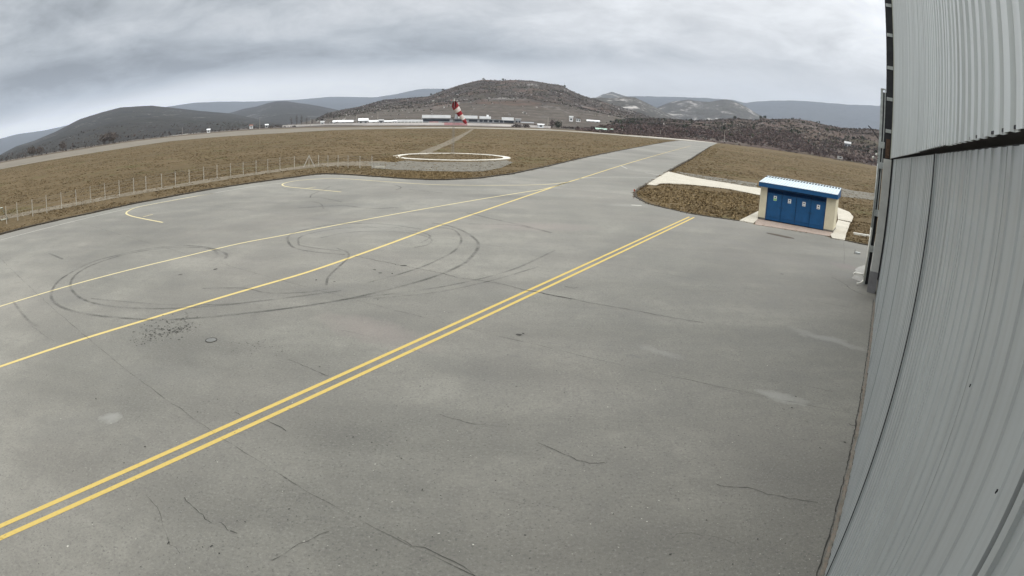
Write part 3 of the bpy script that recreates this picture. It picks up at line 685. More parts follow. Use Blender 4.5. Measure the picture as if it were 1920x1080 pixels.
MB().tube([(26.7, .03, 2.6), (26.8, .04, 5.4)], .035).build('pipe_riser', M_GALV, hg, True)
MB().tube([(27.05, .06, 6.45), (27.2, .42, 6.85), (27.3, .62, 7.0)], .025).build('antenna_arm', M_DARKSTEEL_SHADE, hg)
for (dy, dz) in ((.26, 5.62), (.12, 5.78)):
    fl = MB().tube([(27.0, .04, dz), (27.0, dy - .03, dz - .06)], .012, 6).build('lamp_arm', M_DARKSTEEL_SHADE, hg)
    MB().tube([(27.0, dy - .04, dz - .05), (26.96, dy, dz + .0), (26.9, dy + .03, dz + .02)], [.02, .05, .055], 12).build('lamp_head', M_PIPE, fl, True)
# dents and small holes in the cladding
for (px, py, p) in ((1819, 722, .63), (1869, 920, .63)):
    d = ray(px, py); t_ = p / (d[0] * HN[0] + d[1] * HN[1]); q = d * t_; s_ = q[:2] @ HS; z_ = CAM_H + q[2]
    MB().box((s_, -(p + .001), z_), (.004, .006, .010)).box((s_ + .003, -(p + .0), z_ - .008), (.003, .005, .007)).build('rivet_hole', M_DARKGAP, hg)

# ------------------------------------------------------------------ utility shed
FL, FR_ = at(1421, 410), at(1561, 436)
ux = (FR_ - FL); SWD = float(np.linalg.norm(ux)); ux = ux / SWD; uy = np.array([-ux[1], ux[0]])
if uy @ (at(1571.9, 419.5) - FR_) < 0: uy = -uy
SD = 2.35
sh = empty('utility_shed', (FL[0], FL[1], 0), math.atan2(ux[1], ux[0]))
tag(sh, 'small cream utility shed with blue metal doors and pale sloping roof beside the apron', 'shed')
M_CREAMW = simple('cream_render', (.62, .57, .42), .9, .07, 2, 0, .2, 40)
M_BLUE = simple('blue_painted_steel', (.012, .085, .215), .45, .12, 2.5)
M_BLUE2 = simple('dark_blue_steel', (.010, .055, .155), .5, .15, 3)
M_ROOFW = simple('pale_blue_white_roof_sheet', (.50, .57, .60), .5, .06, 2)
M_LOUV = simple('dark_louvre', (.012, .016, .03), .6, .2, 5)
M_PLN = simple('grey_plinth', (.17, .16, .14), .9, .15, 4)
dL, dR = .52, SWD - .72
wl = MB(); zt = 2.36
wl.b2((0, .02, .14), (dL, SD, zt)).b2((dR, .02, .14), (SWD, SD, zt)).b2((dL, SD - .2, .14), (dR, SD, zt)).b2((dL, .3, zt - .12), (dR, SD - .201, zt))
wl.build('wall', M_CREAMW, sh)
MB().b2((-.015, .0, -.02), (dL + .0, SD + .015, .139)).build('plinth', M_PLN, sh)
MB().b2((dR, .0, -.02), (SWD + .015, SD + .015, .139)).build('plinth', M_PLN, sh)
MB().b2((dL, .16, 0), (dR, .3, zt)).build('door_recess', M_LOUV, sh)
frm = MB().b2((dL, .06, .0), (dL + .05, .15, 2.3)).b2((dR - .05, .06, .0), (dR, .15, 2.3)).b2((dL + .051, .06, 2.24), (dR - .051, .15, 2.3)).b2((dL + .051, .06, 1.98), (dR - .051, .12, 2.02))
frm.build('door_frame', M_BLUE2, sh)
dw = (dR - dL - .1) / 4
for k in range(4):
    x0 = dL + .05 + k * dw + .012; x1 = x0 + dw - .024
    d_ = MB().b2((x0, .085, .05), (x1, .12, 1.97)).b2((x0, .066, .05), (x1, .084, .11)).b2((x0, .066, .30), (x1, .084, .345)).b2((x0, .066, 1.91), (x1, .084, 1.969)).b2((x0, .066, .111), (x0 + .04, .084, .299)).b2((x0, .066, .346), (x0 + .035, .084, 1.909)).b2((x1 - .035, .066, .346), (x1, .084, 1.909)).build('door', M_BLUE, sh)
    MB().b2((x1 - .09 if k % 2 == 0 else x0 + .06, .045, .98), (x1 - .065 if k % 2 == 0 else x0 + .085, .065, 1.12)).build('handle', M_DARKSTEEL_SHADE, d_)
    for zh in (.45, 1.0, 1.6): MB().tube([(x0 + .008 if k % 2 == 0 else x1 - .008, .055, zh), (x0 + .008 if k % 2 == 0 else x1 - .008, .055, zh + .1)], .012, 6).build('hinge', M_BLUE2, d_)
    lv = MB()
    for j in range(5): lv.box(((x0 + x1) / 2, .11, 2.05 + j * .038), (dw - .03, .05, .006), 0, Matrix.Rotation(.6, 3, 'X'))
    lv.build('louvre', M_BLUE2, sh)
# notices on the doors
M_PAPER = simple('white_notice', (.74, .76, .74), .5, .04, 20); M_INK = simple('notice_print', (.05, .05, .05), .6); M_GRN = simple('green_print', (.25, .55, .18), .6); M_RED = simple('red_print', (.55, .08, .05), .6)
sgn = [(.0, .33), (.0, .25), (.0, .25), (.02, .25)]
for k in range(4):
    xc = dL + .05 + (k + .5) * dw + .03; zc = (1.66, 1.62, 1.60, 1.58)[k]; h_ = (.34, .30, .31, .31)[k]
    nb = MB().b2((xc - .12, .074, zc - h_ / 2), (xc + .12, .0835, zc + h_ / 2)).build('notice', M_PAPER, sh)
    g_ = MB(); g_.add([(xc + r_ * math.cos(a_), .072, zc + .05 + r_ * math.sin(a_)) for r_, a_ in [(.055, i * 6.283 / 12) for i in range(12)]], [tuple(range(12))[::-1]])
    g_.build('notice_symbol', M_INK, nb)
    for dz_ in (.083, .113): MB().b2((xc - .07, .0715, zc - dz_ - .007), (xc + .07 - dz_ * .2, .073, zc - dz_ + .007)).build('text_line', M_INK, nb)
    if k == 0: MB().b2((xc - .11, .0712, zc - .16), (xc + .11, .0735, zc - .03)).build('notice_band', M_GRN, nb)
# roof: blue fascia tray, pale ribbed sheet rising to the back, vent slots along the back edge
ov = .12; zf, zb = 2.42, 2.78
y0, y1 = -.22, SD + .06
def zroof(y): return zf + .27 + (zb - zf - .02) * (y - y0) / (y1 - y0)
fa = MB()
fa.b2((-ov, y0 - .03, zf - .05), (SWD + ov, y0, zf + .25)); fa.b2((-ov, y1, zf - .05), (SWD + ov, y1 + .03, zb + .22))
for x in (-ov, SWD + ov - .03):
    fa.add([(x, y0, zf - .05), (x, y1, zf - .05), (x, y1, zb + .22), (x, y0, zf + .25), (x + .03, y0, zf - .05), (x + .03, y1, zf - .05), (x + .03, y1, zb + .22), (x + .03, y0, zf + .25)], [(0, 1, 2, 3), (7, 6, 5, 4), (0, 4, 5, 1), (3, 2, 6, 7), (0, 3, 7, 4), (1, 5, 6, 2)])
fa.b2((-ov + .03, y0, zf - .05), (SWD + ov - .03, y1, zf - .03))
rf_ = fa.build('roof', M_BLUE, sh)
rs = MB(); n = 26; W_ = SWD + 2 * ov - .02
for k in range(n):
    xa = -ov + .01 + W_ * k / n; w_ = W_ / n
    for (a, b, h_) in ((0, .62, 0), (.62, 1., .03)):
        A0, A1 = xa + w_ * a, xa + w_ * b
        rs.add([(A0, y0 - .05, zroof(y0) + h_), (A1, y0 - .05, zroof(y0) + h_), (A1, y1 + .0, zroof(y1) + h_), (A0, y1 + .0, zroof(y1) + h_), (A0, y0 - .05, zroof(y0) - .012), (A1, y0 - .05, zroof(y0) - .012), (A1, y1, zroof(y1) - .012), (A0, y1, zroof(y1) - .012)],
               [(0, 1, 2, 3), (4, 7, 6, 5), (0, 4, 5, 1), (1, 5, 6, 2), (2, 6, 7, 3), (3, 7, 4, 0)])
rs.build('roof_sheet', M_ROOFW, rf_)
ri = MB(); ri.b2((-ov, y1 - .02, zroof(y1) + .035), (SWD + ov, y1 + .05, zroof(y1) + .055)); ri.build('ridge_flashing', M_ROOFW, rf_)
sl_ = MB()
for k in range(n):
    xa = -ov + .01 + W_ * (k + .31) / n; sl_.b2((xa - W_ / n * .3, y1 - .42, zroof(y1 - .42) + .001), (xa + W_ / n * .3, y1 - .12, zroof(y1 - .12) + .012))
sl_.build('roof_slot', M_LOUV, rf_)

# small things near the shed and hangar end
def board(name, a, b, w, z, h, mat, label, cat):
    a, b = np.array(a), np.array(b); c = (a + b) / 2; d = b - a; o = MB().box((0, 0, 0), (np.linalg.norm(d), w, h)).box((np.linalg.norm(d) * .3, 0, h * .55), (.08, w * .96, h * .12)).build(name, mat)
    o.location = (c[0], c[1], z + h / 2); o.rotation_euler = (0, 0, math.atan2(d[1], d[0])); return tag(o, label, cat)
board('concrete_slab_piece', at(1600, 438), at(1634, 443.5), .22, -.04, .13, M_PIPE, 'white painted kerb stone lying in the grass between shed and hangar', 'kerb stone')
board('concrete_slab_piece', at(703, 313.7), at(722, 313.4), .28, -.04, .16, M_CONC, 'flat pale slab lying in the grass past the last fence post', 'slab')
vb = empty('valve_box', (*at(1608, 476), 0), math.pi / 2 - WALL_AZ)
tag(vb, 'low grey box with an upright plate on the asphalt by the hangar downpipe', 'box')
MB().b2((-.12, -.15, 0), (.12, .16, .10)).build('housing', M_GALV, vb); MB().b2((-.10, .18, 0), (.10, .20, .22)).build('plate', M_DARKSTEEL_SHADE, vb)
dp_ = MB().tube([(*hw(28.6, .02), .12), (*hw(28.75, -.55), .10)], .05).tube([(*hw(28.75, -.55), .10), (*hw(28.76, -.6), .0)], .055).build('drain_pipe', M_PIPE, smooth=True)
tag(dp_, 'short white pipe lying across the asphalt at the foot of the hangar corner', 'pipe')
mp = empty('marker_post', (*at(1188, 372), -.02)); tag(mp, 'thin reddish marker stake at the tip of the grass island', 'marker')
MB().tube([(0, 0, 0), (.01, 0, .75)], .02, 6).build('stake', M_RUST, mp); MB().b2((-.04, -.01, .6), (.06, .01, .75)).build('reflector', M_RED, mp)
for i, (x, y) in enumerate([(1186, 373), (1195, 377)]): pass
dg = empty('drain_cover', (*at(1463, 442), .0), math.atan2(*(at(1486, 447) - at(1442, 438))[::-1]))
tag(dg, 'rusty brown oval drain cover in the asphalt in front of the blue doors', 'drain cover')
def ell(a, b, z, n=24): return [(a * math.cos(6.2832 * k / n), b * math.sin(6.2832 * k / n), z) for k in range(n)]
e0, e1 = ell(.95, .28, .005), ell(.95, .28, .016); n_ = 24
MB().add(e0 + e1, [tuple(range(n_, 2 * n_))] + [(k, (k + 1) % n_, n_ + (k + 1) % n_, n_ + k) for k in range(n_)]).build('lid', simple('rusty_lid', (.085, .07, .055), .9, .3, 6), dg)

# ------------------------------------------------------------------ windsock on a lattice mast
M_SR = simple('red_sock_fabric', (.26, .022, .028), .85, .2, 6); M_SW = simple('white_sock_fabric', (.66, .60, .56), .8, .08, 6)
MX = at(848.8, 287.5)
ws = empty('windsock', (MX[0], MX[1], -.05)); tag(ws, 'red and white striped windsock drooping from a thin lattice mast inside the white ring', 'windsock')
MH = 7.3
leg3 = [(.24 * math.cos(a), .24 * math.sin(a)) for a in (math.pi / 2, math.pi * 7 / 6, math.pi * 11 / 6)]
lm = MB()
for (a, b) in leg3: lm.tube([(a, b, 0), (a * .75, b * .75, MH)], .016, 6)
for k in range(14):
    z0, z1 = MH * k / 14, MH * (k + 1) / 14; q0, q1 = 1 - .25 * k / 14, 1 - .25 * (k + 1) / 14
    for j in range(3):
        p, q = leg3[j], leg3[(j + 1) % 3]
        lm.tube([(p[0] * q0, p[1] * q0, z0), (q[0] * q1, q[1] * q1, z1)], .011, 4); lm.tube([(p[0] * q1, p[1] * q1, z1), (q[0] * q1, q[1] * q1, z1)], .009, 4)
lm.build('mast', simple('dull_mast_steel', (.24, .23, .21), .7), ws)
MB().b2((-.45, -.45, 0), (.45, .45, .12)).build('base', M_CONC, ws)
MB().tube([(0, 0, MH), (0, 0, MH + 1.6)], .03, 8).build('pivot_pole', M_GALV, ws)
a3 = np.array([far(851.3, 196, 97.5)[0] - MX[0], 0.0, far(851.3, 196, 97.5)[2] + .05]); b3 = np.array([far(873.5, 231.5, 97.5)[0] - MX[0], .5, far(873.5, 231.5, 97.5)[2] + .05])
axis = Vector(b3 - a3); Ls = axis.length; axis.normalize()
face = Vector((-.75, -.62, .25)).normalized()       # the mouth hangs open towards the wind
def sock_ring(t, n=24):
    c = Vector(a3) + axis * Ls * t; bend = min(1, t * 4); d = (face * -1).lerp(axis, bend).normalized()
    r = .64 - .42 * t + .02 * math.sin(t * 23)
    u = d.cross(Vector((0, 0, 1))); u.normalize(); w_ = d.cross(u)
    sag = Vector((-.12 * math.sin(t * 3.1), 0, .12 * math.sin(t * 3.1)))
    sq = 1 - .22 * min(1, t * 2)
    return [tuple(c + sag + r * (math.cos(6.2832 * k / n) * u * sq + math.sin(6.2832 * k / n) * w_ * (1 + .05 * math.sin(5 * 6.2832 * k / n)))) for k in range(n)]
for i, (t0, t1) in enumerate(((0, .2), (.2, .42), (.42, .60), (.60, .82), (.82, 1.))):
    v = []; f = []; n = 24; K = 6
    for q in range(K + 1): v += sock_ring(t0 + (t1 - t0) * q / K)
    for q in range(K):
        for k in range(n): f.append((q * n + k, q * n + (k + 1) % n, (q + 1) * n + (k + 1) % n, (q + 1) * n + k))
    mesh_obj('sock_band', v, f, M_SR if i % 2 == 0 else M_SW, ws, smooth=True)
hp = sock_ring(0); hp.append(hp[0]); MB().tube(hp, .022, 6, False).tube([(0, 0, MH + .9), hp[0]], .02, 6).tube([(0, 0, MH + .3), hp[12]], .02, 6).build('hoop', M_DARKSTEEL_SHADE, ws)
lp = MB().tube([(0, 0, MH + 1.6), (0, 0, MH + 1.85)], .09, 10).tube([(-.5, 0, MH + 1.45), (.5, 0, MH + 1.45)], .02, 6).tube([(0, -.5, MH + 1.45), (0, .5, MH + 1.45)], .02, 6).build('lamp_cluster', M_GALV, ws)
for (x, y) in ((-.5, 0), (.5, 0), (0, -.5), (0, .5)): MB().tube([(x, y, MH + 1.45), (x, y, MH + 1.62)], .05, 8).build('lamp', M_RED if x < 0 else M_PIPE, lp)

# ------------------------------------------------------------------ post and wire fence
FT = [(10, 386.5), (31, 381), (59.4, 373.7), (86, 367.5), (114, 361), (141.7, 355), (169, 349), (196, 344), (223, 339), (250, 334), (273, 330.5), (302.5, 325.5), (328.3, 321.5), (354.5, 318), (381.7, 313), (406.7, 309.5), (432, 306), (456, 304), (480, 301.5),
      (502, 298.5), (525, 295.5), (552, 293), (579.5, 291), (597.5, 290.5), (615, 290.7), (634, 291), (653, 291.7), (675, 292), (698, 293)]
M_POST = simple('pale_concrete_post', (.44, .41, .35), .9, .12, 3); M_WIRE = simple('thin_steel_wire', (.22, .21, .19), .6)
fe = empty('wire_fence', (0, 0, 0)); tag(fe, 'wire fence on thin pale concrete posts between the apron and the gravel track', 'fence')
tops = [at(x, y, 1.4) for x, y in FT]
for i, p in enumerate(tops):
    lean = rng.normal(size=2) * .015
    h_ = 1.4 + rng.uniform(-.03, .06)
    v = MB().tube([(p[0], p[1], -.1), (p[0] + lean[0], p[1] + lean[1], h_)], [.042, .036], 4); v.build('post', M_POST, fe)
Am = MB()
p = tops[22]; dv = (tops[23] - tops[21]); dv /= np.linalg.norm(dv)
for s_ in (-1, 1):
    q = p + dv * s_ * .72; Am.tube([(q[0], q[1], -.1), (p[0], p[1], 1.32)], .055, 4)
Am.build('brace', M_POST, fe)
p = tops[0] + (tops[0] - tops[1]) * .55
gt = MB(); q = at(1.5, 414); r_ = at(14.5, 410)
gt.tube([(q[0] - 1.2, q[1] - .9, -.05), (p[0] - 1.2, p[1] - .9, 1.3)], .06, 4).tube([(*at(14.5, 410), -.05), (*at(4, 389.5, 1.35), 1.35)], .06, 4).tube([(*at(4, 389.5, 1.35), 1.35), (*at(-30, 398, 1.35), 1.35)], .05, 4).tube([(*at(2, 413, .1), .1), (*at(13, 410, .1), .1)], .04, 4)
gt.build('corner_brace', simple('pale_green_steel', (.42, .45, .38), .7, .1, 3), fe)
for hz in (.35, .7, 1.05, 1.3):
    MB().tube([(q_[0], q_[1], hz) for q_ in tops], .006, 4).build('wire', M_WIRE, fe)

# ------------------------------------------------------------------ hills, built as real slopes at their own distances
def vnoise(x, y, seed=0):
    xi = np.floor(x).astype(int); yi = np.floor(y).astype(int); xf = x - xi; yf = y - yi
    def h(a, b):
        n = (a * 374761393 + b * 668265263 + seed * 982451653) & 0xffffffff; n = ((n ^ (n >> 13)) * 1274126177) & 0xffffffff
        return ((n ^ (n >> 16)) & 0xffff) / 65535.0
    u = xf * xf * (3 - 2 * xf); v = yf * yf * (3 - 2 * yf)
    return (h(xi, yi) * (1 - u) + h(xi + 1, yi) * u) * (1 - v) + (h(xi, yi + 1) * (1 - u) + h(xi + 1, yi + 1) * u) * v
def fbm(x, y, o=5, seed=0):
    s = 0; a = .5; t = 0
    for k in range(o): s = s + a * vnoise(x * 2 ** k, y * 2 ** k, seed + k); t += a; a *= .55
    return s / t - .5
def hill(name, pts, rf0, rc, rb, mat, rough=.05, wl=400, pw=1.3, na=220, nu=70, fallL=6, fallR=6, seed=1, kind='structure', rough_crest=.012):
    A = np.array([azel(*p) for p in pts]); o = np.argsort(A[:, 0]); A = A[o]
    a0, a1 = A[0, 0] - fallL, A[-1, 0] + fallR
    az_ = np.linspace(a0, a1, na)
    el_ = np.interp(az_, np.r_[a0, A[:, 0], a1], np.r_[-.4 if fallL > 2 else A[0, 1], A[:, 1], -.4 if fallR > 2 else A[-1, 1]])
    if callable(rf0): foot = np.array([rf0(a) for a in az_])
    else: foot = np.full(na, float(rf0))
    crest = rc * (1 + .05 * np.sin(np.radians(az_) * 9 + seed)); H = CAM_H + crest * np.tan(np.radians(el_))
    us = np.r_[np.linspace(0, 1, nu), np.linspace(1.06, 2, 10)]
    V = np.zeros((len(us), na, 3)); ar = np.radians(az_)
    for i, u in enumerate(us):
        r = foot + (crest - foot) * u if u <= 1 else crest + (rb - crest) * (u - 1)
        x = r * np.sin(ar); y = r * np.cos(ar)
        if u <= 1:
            pr = u ** pw * (1.0); z = H * pr
            env = math.sin(math.pi * min(1, u * .97)) ** .8
            rid = -np.abs(fbm(x / wl, y / wl, 5, seed)) * 2 + .25
            z = z + H.clip(3) * env * (rough * 3 * rid + rough * 1.4 * fbm(x / wl * 3, y / wl * 3, 4, seed + 9))
            # keep every slope point below the sight line to the crest
            z = np.minimum(z, CAM_H + r * np.tan(np.radians(el_)) * (1.0 - .02 * (1 - u)) - (1 - u) * .5)
            z = z + (u > .97) * H.clip(2) * rough_crest * fbm(x / (wl * .12), y / (wl * .12), 4, seed + 3) * 2
            if u == 0: z = z * 0 - 3
        else:
            z = H * (1 - (u - 1) * .7)
        V[i, :, 0] = x; V[i, :, 1] = y; V[i, :, 2] = z
    n = len(us); f = []
    for i in range(n - 1):
        for k in range(na - 1): a = i * na + k; f.append((a, a + na, a + na + 1, a + 1)[::-1])
    ob = mesh_obj(name, V.reshape(-1, 3), f, mat, smooth=True); ob['kind'] = kind
    def surf(azd, u):
        i = min(nu - 2, int(u * (nu - 1))); k = min(na - 2, max(0, int((azd - a0) / (a1 - a0) * (na - 1))))
        fi = u * (nu - 1) - i; fk = (azd - a0) / (a1 - a0) * (na - 1) - k
        return (V[i, k] * (1 - fi) + V[i + 1, k] * fi) * (1 - fk) + (V[i, k + 1] * (1 - fi) + V[i + 1, k + 1] * fi) * fk
    ob_s = surf; return ob, ob_s, (A[0, 0], A[-1, 0])
HM_MID = hill_mat('scrub_hillside', (.046, .039, .035), (.074, .062, .053), (.060, .056, .041), (.28, .265, .25), .585, .5, (.125, .085, .065), (.125, .108, .09))
HM_R = hill_mat('rocky_hillside', (.045, .044, .040), (.075, .070, .060), (.066, .068, .052), (.46, .43, .40), .575, .6)
HM_FAR = hill_mat('far_mountain', (.045, .05, .055), (.06, .065, .07), (.07, .075, .075), (.2, .2, .2), .66, 4)
HM_L = hill_mat('wooded_hill', (.022, .023, .024), (.046, .043, .038), (.034, .037, .030), (.27, .265, .25), .605, .7)
HM_F = hill_mat('scrub_bank', (.055, .042, .036), (.10, .078, .066), (.085, .075, .052), (.26, .25, .23), .60, .35, (.11, .078, .066))

HILLS = {}
HILLS['mid'] = hill('hill', [(592, 223), (612, 213), (640, 206), (675, 200), (720, 187), (772, 183), (802, 181), (830, 170), (870, 157), (902, 150), (942, 150.5), (970, 149.5), (997, 151), (1020, 155), (1055, 160), (1072, 171), (1097, 181), (1130, 190), (1170, 203), (1220, 219), (1260, 229)],
     640, 1700, 2500, HM_MID, .05, 260, 1.25, 420, 110, 3, 3, 3)
HILLS['r2'] = hill('hill', [(1085, 188), (1112, 183), (1150, 183.5), (1175, 181), (1190, 182.5), (1205, 189), (1225, 199), (1250, 212), (1280, 225), (1310, 236)], 1500, 2600, 3400, HM_R, .05, 300, 1.1, 200, 70, 3, 3, 5)
HILLS['peak'] = hill('hill', [(1100, 192), (1115, 184), (1130, 176.5), (1147, 172), (1160, 176), (1178, 182), (1200, 192)], 4500, 6000, 7000, HM_R, .04, 500, 1.1, 120, 50, 3, 3, 6)
HILLS['r3'] = hill('hill', [(1235, 200), (1260, 190.5), (1290, 186.5), (1305, 189), (1330, 190.5), (1361, 186), (1380, 190.5), (1397, 199), (1411, 208), (1427, 217), (1450, 226)], 2800, 4300, 5500, HM_R, .05, 420, 1.1, 240, 80, 3, 3, 8)
HILLS['bank'] = hill('hill', [(1080, 244), (1110, 237), (1150, 226), (1200, 223), (1237, 222), (1300, 226), (1333, 225), (1383, 222), (1417, 226), (1430, 220.5), (1444, 223), (1492, 223), (1522, 227), (1550, 234), (1578, 239), (1633, 241.5), (1700, 255), (1760, 268)],
     lambda a: np.interp(a, [2, 12, 17, 24, 35, 45], [560, 575, 560, 600, 640, 640]), 1020, 1900, HM_F, .07, 90, .9, 420, 90, 3, 3, 11)
HILLS['blue'] = hill('mountain', [(1160, 181), (1187, 180), (1240, 181), (1300, 183), (1375, 187), (1397, 193), (1419, 190.5), (1467, 188), (1508, 189), (1550, 193), (1592, 196), (1647, 198), (1720, 206), (1800, 222)], 6000, 9500, 11500, HM_FAR, .03, 1000, 1.1, 160, 40, 3, 1, 15)
HILLS['left'] = hill('hill', [(-120, 350), (-40, 306), (0, 290), (31, 274), (63, 264), (104, 247), (151, 223), (189, 211), (227, 201), (283, 198), (330, 203), (378, 208), (431, 212.5), (480, 222), (540, 233)], lambda a: np.interp(a, [-60, -45, -30, -20], [560, 640, 900, 1100]), 3100, 4200, HM_L, .04, 420, 1.35, 380, 90, 1, 3, 17)
HILLS['left2'] = hill('hill', [(380, 225), (437, 210), (457, 204), (480, 200), (503, 193), (520, 190), (537, 189.7), (567, 194), (595, 198), (617, 202.5), (650, 210), (690, 222)], 2400, 4800, 6000, HM_L, .03, 600, 1.2, 200, 60, 3, 3, 19)
HILLS['farl'] = hill('mountain', [(-60, 285), (0, 260), (31, 252), (79, 245), (110, 239), (160, 226), (230, 212), (300, 202), (362, 193), (415, 190.5), (478, 190.5), (555, 187), (620, 181.5), (705, 182.5), (745, 176), (780, 168), (805, 166), (850, 167), (950, 175)], 7500, 11300, 11900, HM_FAR, .03, 1000, 1.1, 200, 40, 2, 3, 23)

# ------------------------------------------------------------------ scrub on the slopes: clumps of small leaf-sized cards
def clumps(name, pts, sizes, mat, per=9, flat=.75, spread=1.0, label=None, cardk=.34):
    P = np.asarray(pts, float); S = np.asarray(sizes, float); n = len(P)
    c = np.repeat(P, per, 0); s = np.repeat(S, per)
    u = rng.normal(size=(n * per, 3)); u /= np.linalg.norm(u, axis=1)[:, None]; u *= rng.uniform(.25, 1, (n * per, 1)) ** .5
    ctr = c + u * s[:, None] * np.array([.5, .5, .5 * flat]) * spread; ctr[:, 2] += s * .42 * flat
    a = rng.normal(size=(n * per, 3)); a /= np.linalg.norm(a, axis=1)[:, None]; b = np.cross(a, rng.normal(size=(n * per, 3))); b /= np.linalg.norm(b, axis=1)[:, None]
    k = (s * cardk * rng.uniform(.6, 1.3, n * per))[:, None]
    V = np.stack([ctr + a * k, ctr + b * k * .7, ctr - a * k * .8, ctr - b * k * .6], 1).reshape(-1, 3)
    return np_mesh(name, V, 4, mat)
def np_mesh(name, V, m, mat, parent=None):
    n = len(V) // m; me = bpy.data.meshes.new(name); me.vertices.add(len(V)); me.vertices.foreach_set('co', V.astype(np.float32).ravel())
    me.loops.add(len(V)); me.loops.foreach_set('vertex_index', np.arange(len(V), dtype=np.int32)); me.polygons.add(n)
    me.polygons.foreach_set('loop_start', np.arange(n, dtype=np.int32) * m); me.polygons.foreach_set('loop_total', np.full(n, m, np.int32))
    me.update(calc_edges=True); me.validate(); me.materials.append(mat); o = bpy.data.objects.new(name, me); COL.objects.link(o); o.parent = parent; return o
def on_hill(key, n, u0, u1, s0, s1, dens=None, seedk=0, thr=-.05):
    _, sf, (a, b) = HILLS[key]; P = []; S = []
    while len(P) < n:
        az_ = rng.uniform(a, b); u = rng.uniform(u0, u1) ** .9
        p = sf(az_, min(u, .995))
        if vnoise(np.array(p[0] / 60.), np.array(p[1] / 60.), 5 + seedk) < .42 + thr and rng.random() < .8: continue
        P.append(p); S.append(rng.uniform(s0, s1) * (1 + .7 * (rng.random() < .12)))
    return P, S
P, S = on_hill('bank', 13000, 0.02, 1, .9, 2.2); tag(clumps('scrub', P, S, M_SCRUB, 8), kind='stuff')
P, S = on_hill('bank', 5000, 0.0, .35, 1.5, 3.2, seedk=3); tag(clumps('scrub', P, S, M_SCRUBR, 8), kind='stuff')
P, S = on_hill('bank', 900, 0.1, 1, 1.6, 4, seedk=6); tag(clumps('scrub', P, S, M_GREEN, 8), kind='stuff')
P, S = on_hill('mid', 10000, 0.38, 1, 1.2, 2.6, seedk=1, thr=.02); tag(clumps('scrub', P, S, M_SCRUB, 6), kind='stuff')
P, S = on_hill('mid', 1500, 0.3, 1, 1.4, 3.2, seedk=2); tag(clumps('scrub', P, S, M_GREEN, 6), kind='stuff')
P, S = on_hill('left', 900, 0.0, .3, 1.5, 3.5, seedk=4); tag(clumps('scrub', P, S, M_SCRUB, 6), kind='stuff')
# pale boulders
M_ROCK = speckled('limestone', (.30, .28, .26), (.42, .40, .37), (.5, .48, .45), .05, .6, .5, .5)
P, S = on_hill('bank', 300, .1, .95, .8, 2.4, seedk=8); tag(clumps('rocks', P, S, M_ROCK, 4, .4, .6, cardk=.5), kind='stuff')
P, S = on_hill('mid', 350, .05, .98, 1.5, 4.5, seedk=12); tag(clumps('rocks', P, S, M_ROCK, 4, .4, .6, cardk=.5), kind='stuff')
# low scrub along the airfield edge
def edge_strip(n, pts, dr0, dr1, s0, s1):
    L = [np.array(at(*p)) for p in pts]; seg = [np.linalg.norm(b - a) for a, b in zip(L[:-1], L[1:])]; cum = np.r_[0, np.cumsum(seg)]; P = []; S = []
    for _ in range(n):
        t = rng.uniform(0, len(L) - 1.001); i = int(t); p = L[i] + (L[i + 1] - L[i]) * (t - i)
        r = np.linalg.norm(p); p = p * (1 + rng.uniform(dr0, dr1) / r); P.append((p[0], p[1], .05)); S.append(rng.uniform(s0, s1))
    return P, S
P, S = edge_strip(900, [(1110, 248), (1197, 254.5), (1300, 263), (1342, 266), (1439, 279), (1522, 290), (1580, 300), (1640, 311)], 4, 50, .9, 2.6); tag(clumps('scrub', P, S, M_SCRUBR, 8), kind='stuff')
P, S = edge_strip(260, [(0, 305), (80, 290.7), (160, 278), (233, 266.5), (317, 256.5)], 15, 250, .8, 2.2); tag(clumps('scrub', P, S, M_SCRUB, 8), kind='stuff')
P, S = edge_strip(260, [(317, 256), (487, 242), (560, 239)], 60, 350, 1.5, 3.0); tag(clumps('scrub', P, S, M_SCRUB, 8), kind='stuff')
P, S = edge_strip(420, [(960, 240), (1035, 241.4), (1110, 247)], 70, 200, 2.0, 5.0); tag(clumps('scrub', P, S, M_SCRUB, 8), kind='stuff')

# ------------------------------------------------------------------ single trees
def tree(name, x, y, D, h, w, mat, label, bare=False, cards=260, grp='trees beyond the runway'):
    p = far(x, y, D); base = (p[0], p[1], 0.0)
    o = empty(name, base); tag(o, label, 'tree', grp)
    tk = MB(); tk.tube([(0, 0, -.3), (.02 * h, 0, h * .35), (0, .02 * h, h * .8)], [.035 * h, .024 * h, .008 * h], 6)
    for k in range(9):
        a = rng.uniform(0, 6.28); z = h * rng.uniform(.22, .7); l = w * rng.uniform(.3, .5)
        tk.tube([(0, 0, z), (math.cos(a) * l * .6, math.sin(a) * l * .6, z + l * .5), (math.cos(a) * l, math.sin(a) * l, z + l * .95)], [.012 * h, .007 * h, .003 * h], 4)
    tk.build('trunk', M_BARK, o)
    n = cards; u = rng.normal(size=(n, 3)); u /= np.linalg.norm(u, axis=1)[:, None]; u *= rng.uniform(.2, 1, (n, 1)) ** .45
    lob = 1 + .35 * np.sin(np.arctan2(u[:, 1], u[:, 0]) * 3 + rng.uniform(0, 6)) * np.abs(u[:, 2])
    c = u * np.array([w / 2, w / 2, h * .40]) * lob[:, None] + np.array([0, 0, h * .58])
    a = rng.normal(size=(n, 3)); a /= np.linalg.norm(a, axis=1)[:, None]; b = np.cross(a, rng.normal(size=(n, 3))); b /= np.linalg.norm(b, axis=1)[:, None]
    k = rng.uniform(.6, 1.3, (n, 1)) * w * (.045 if bare else .085)
    np_mesh('crown', np.stack([c + a * k * (2.2 if bare else 1), c + b * k * .6, c - a * k * (2.2 if bare else 1), c - b * k * .6], 1).reshape(-1, 3), 4, mat, o)
    return o
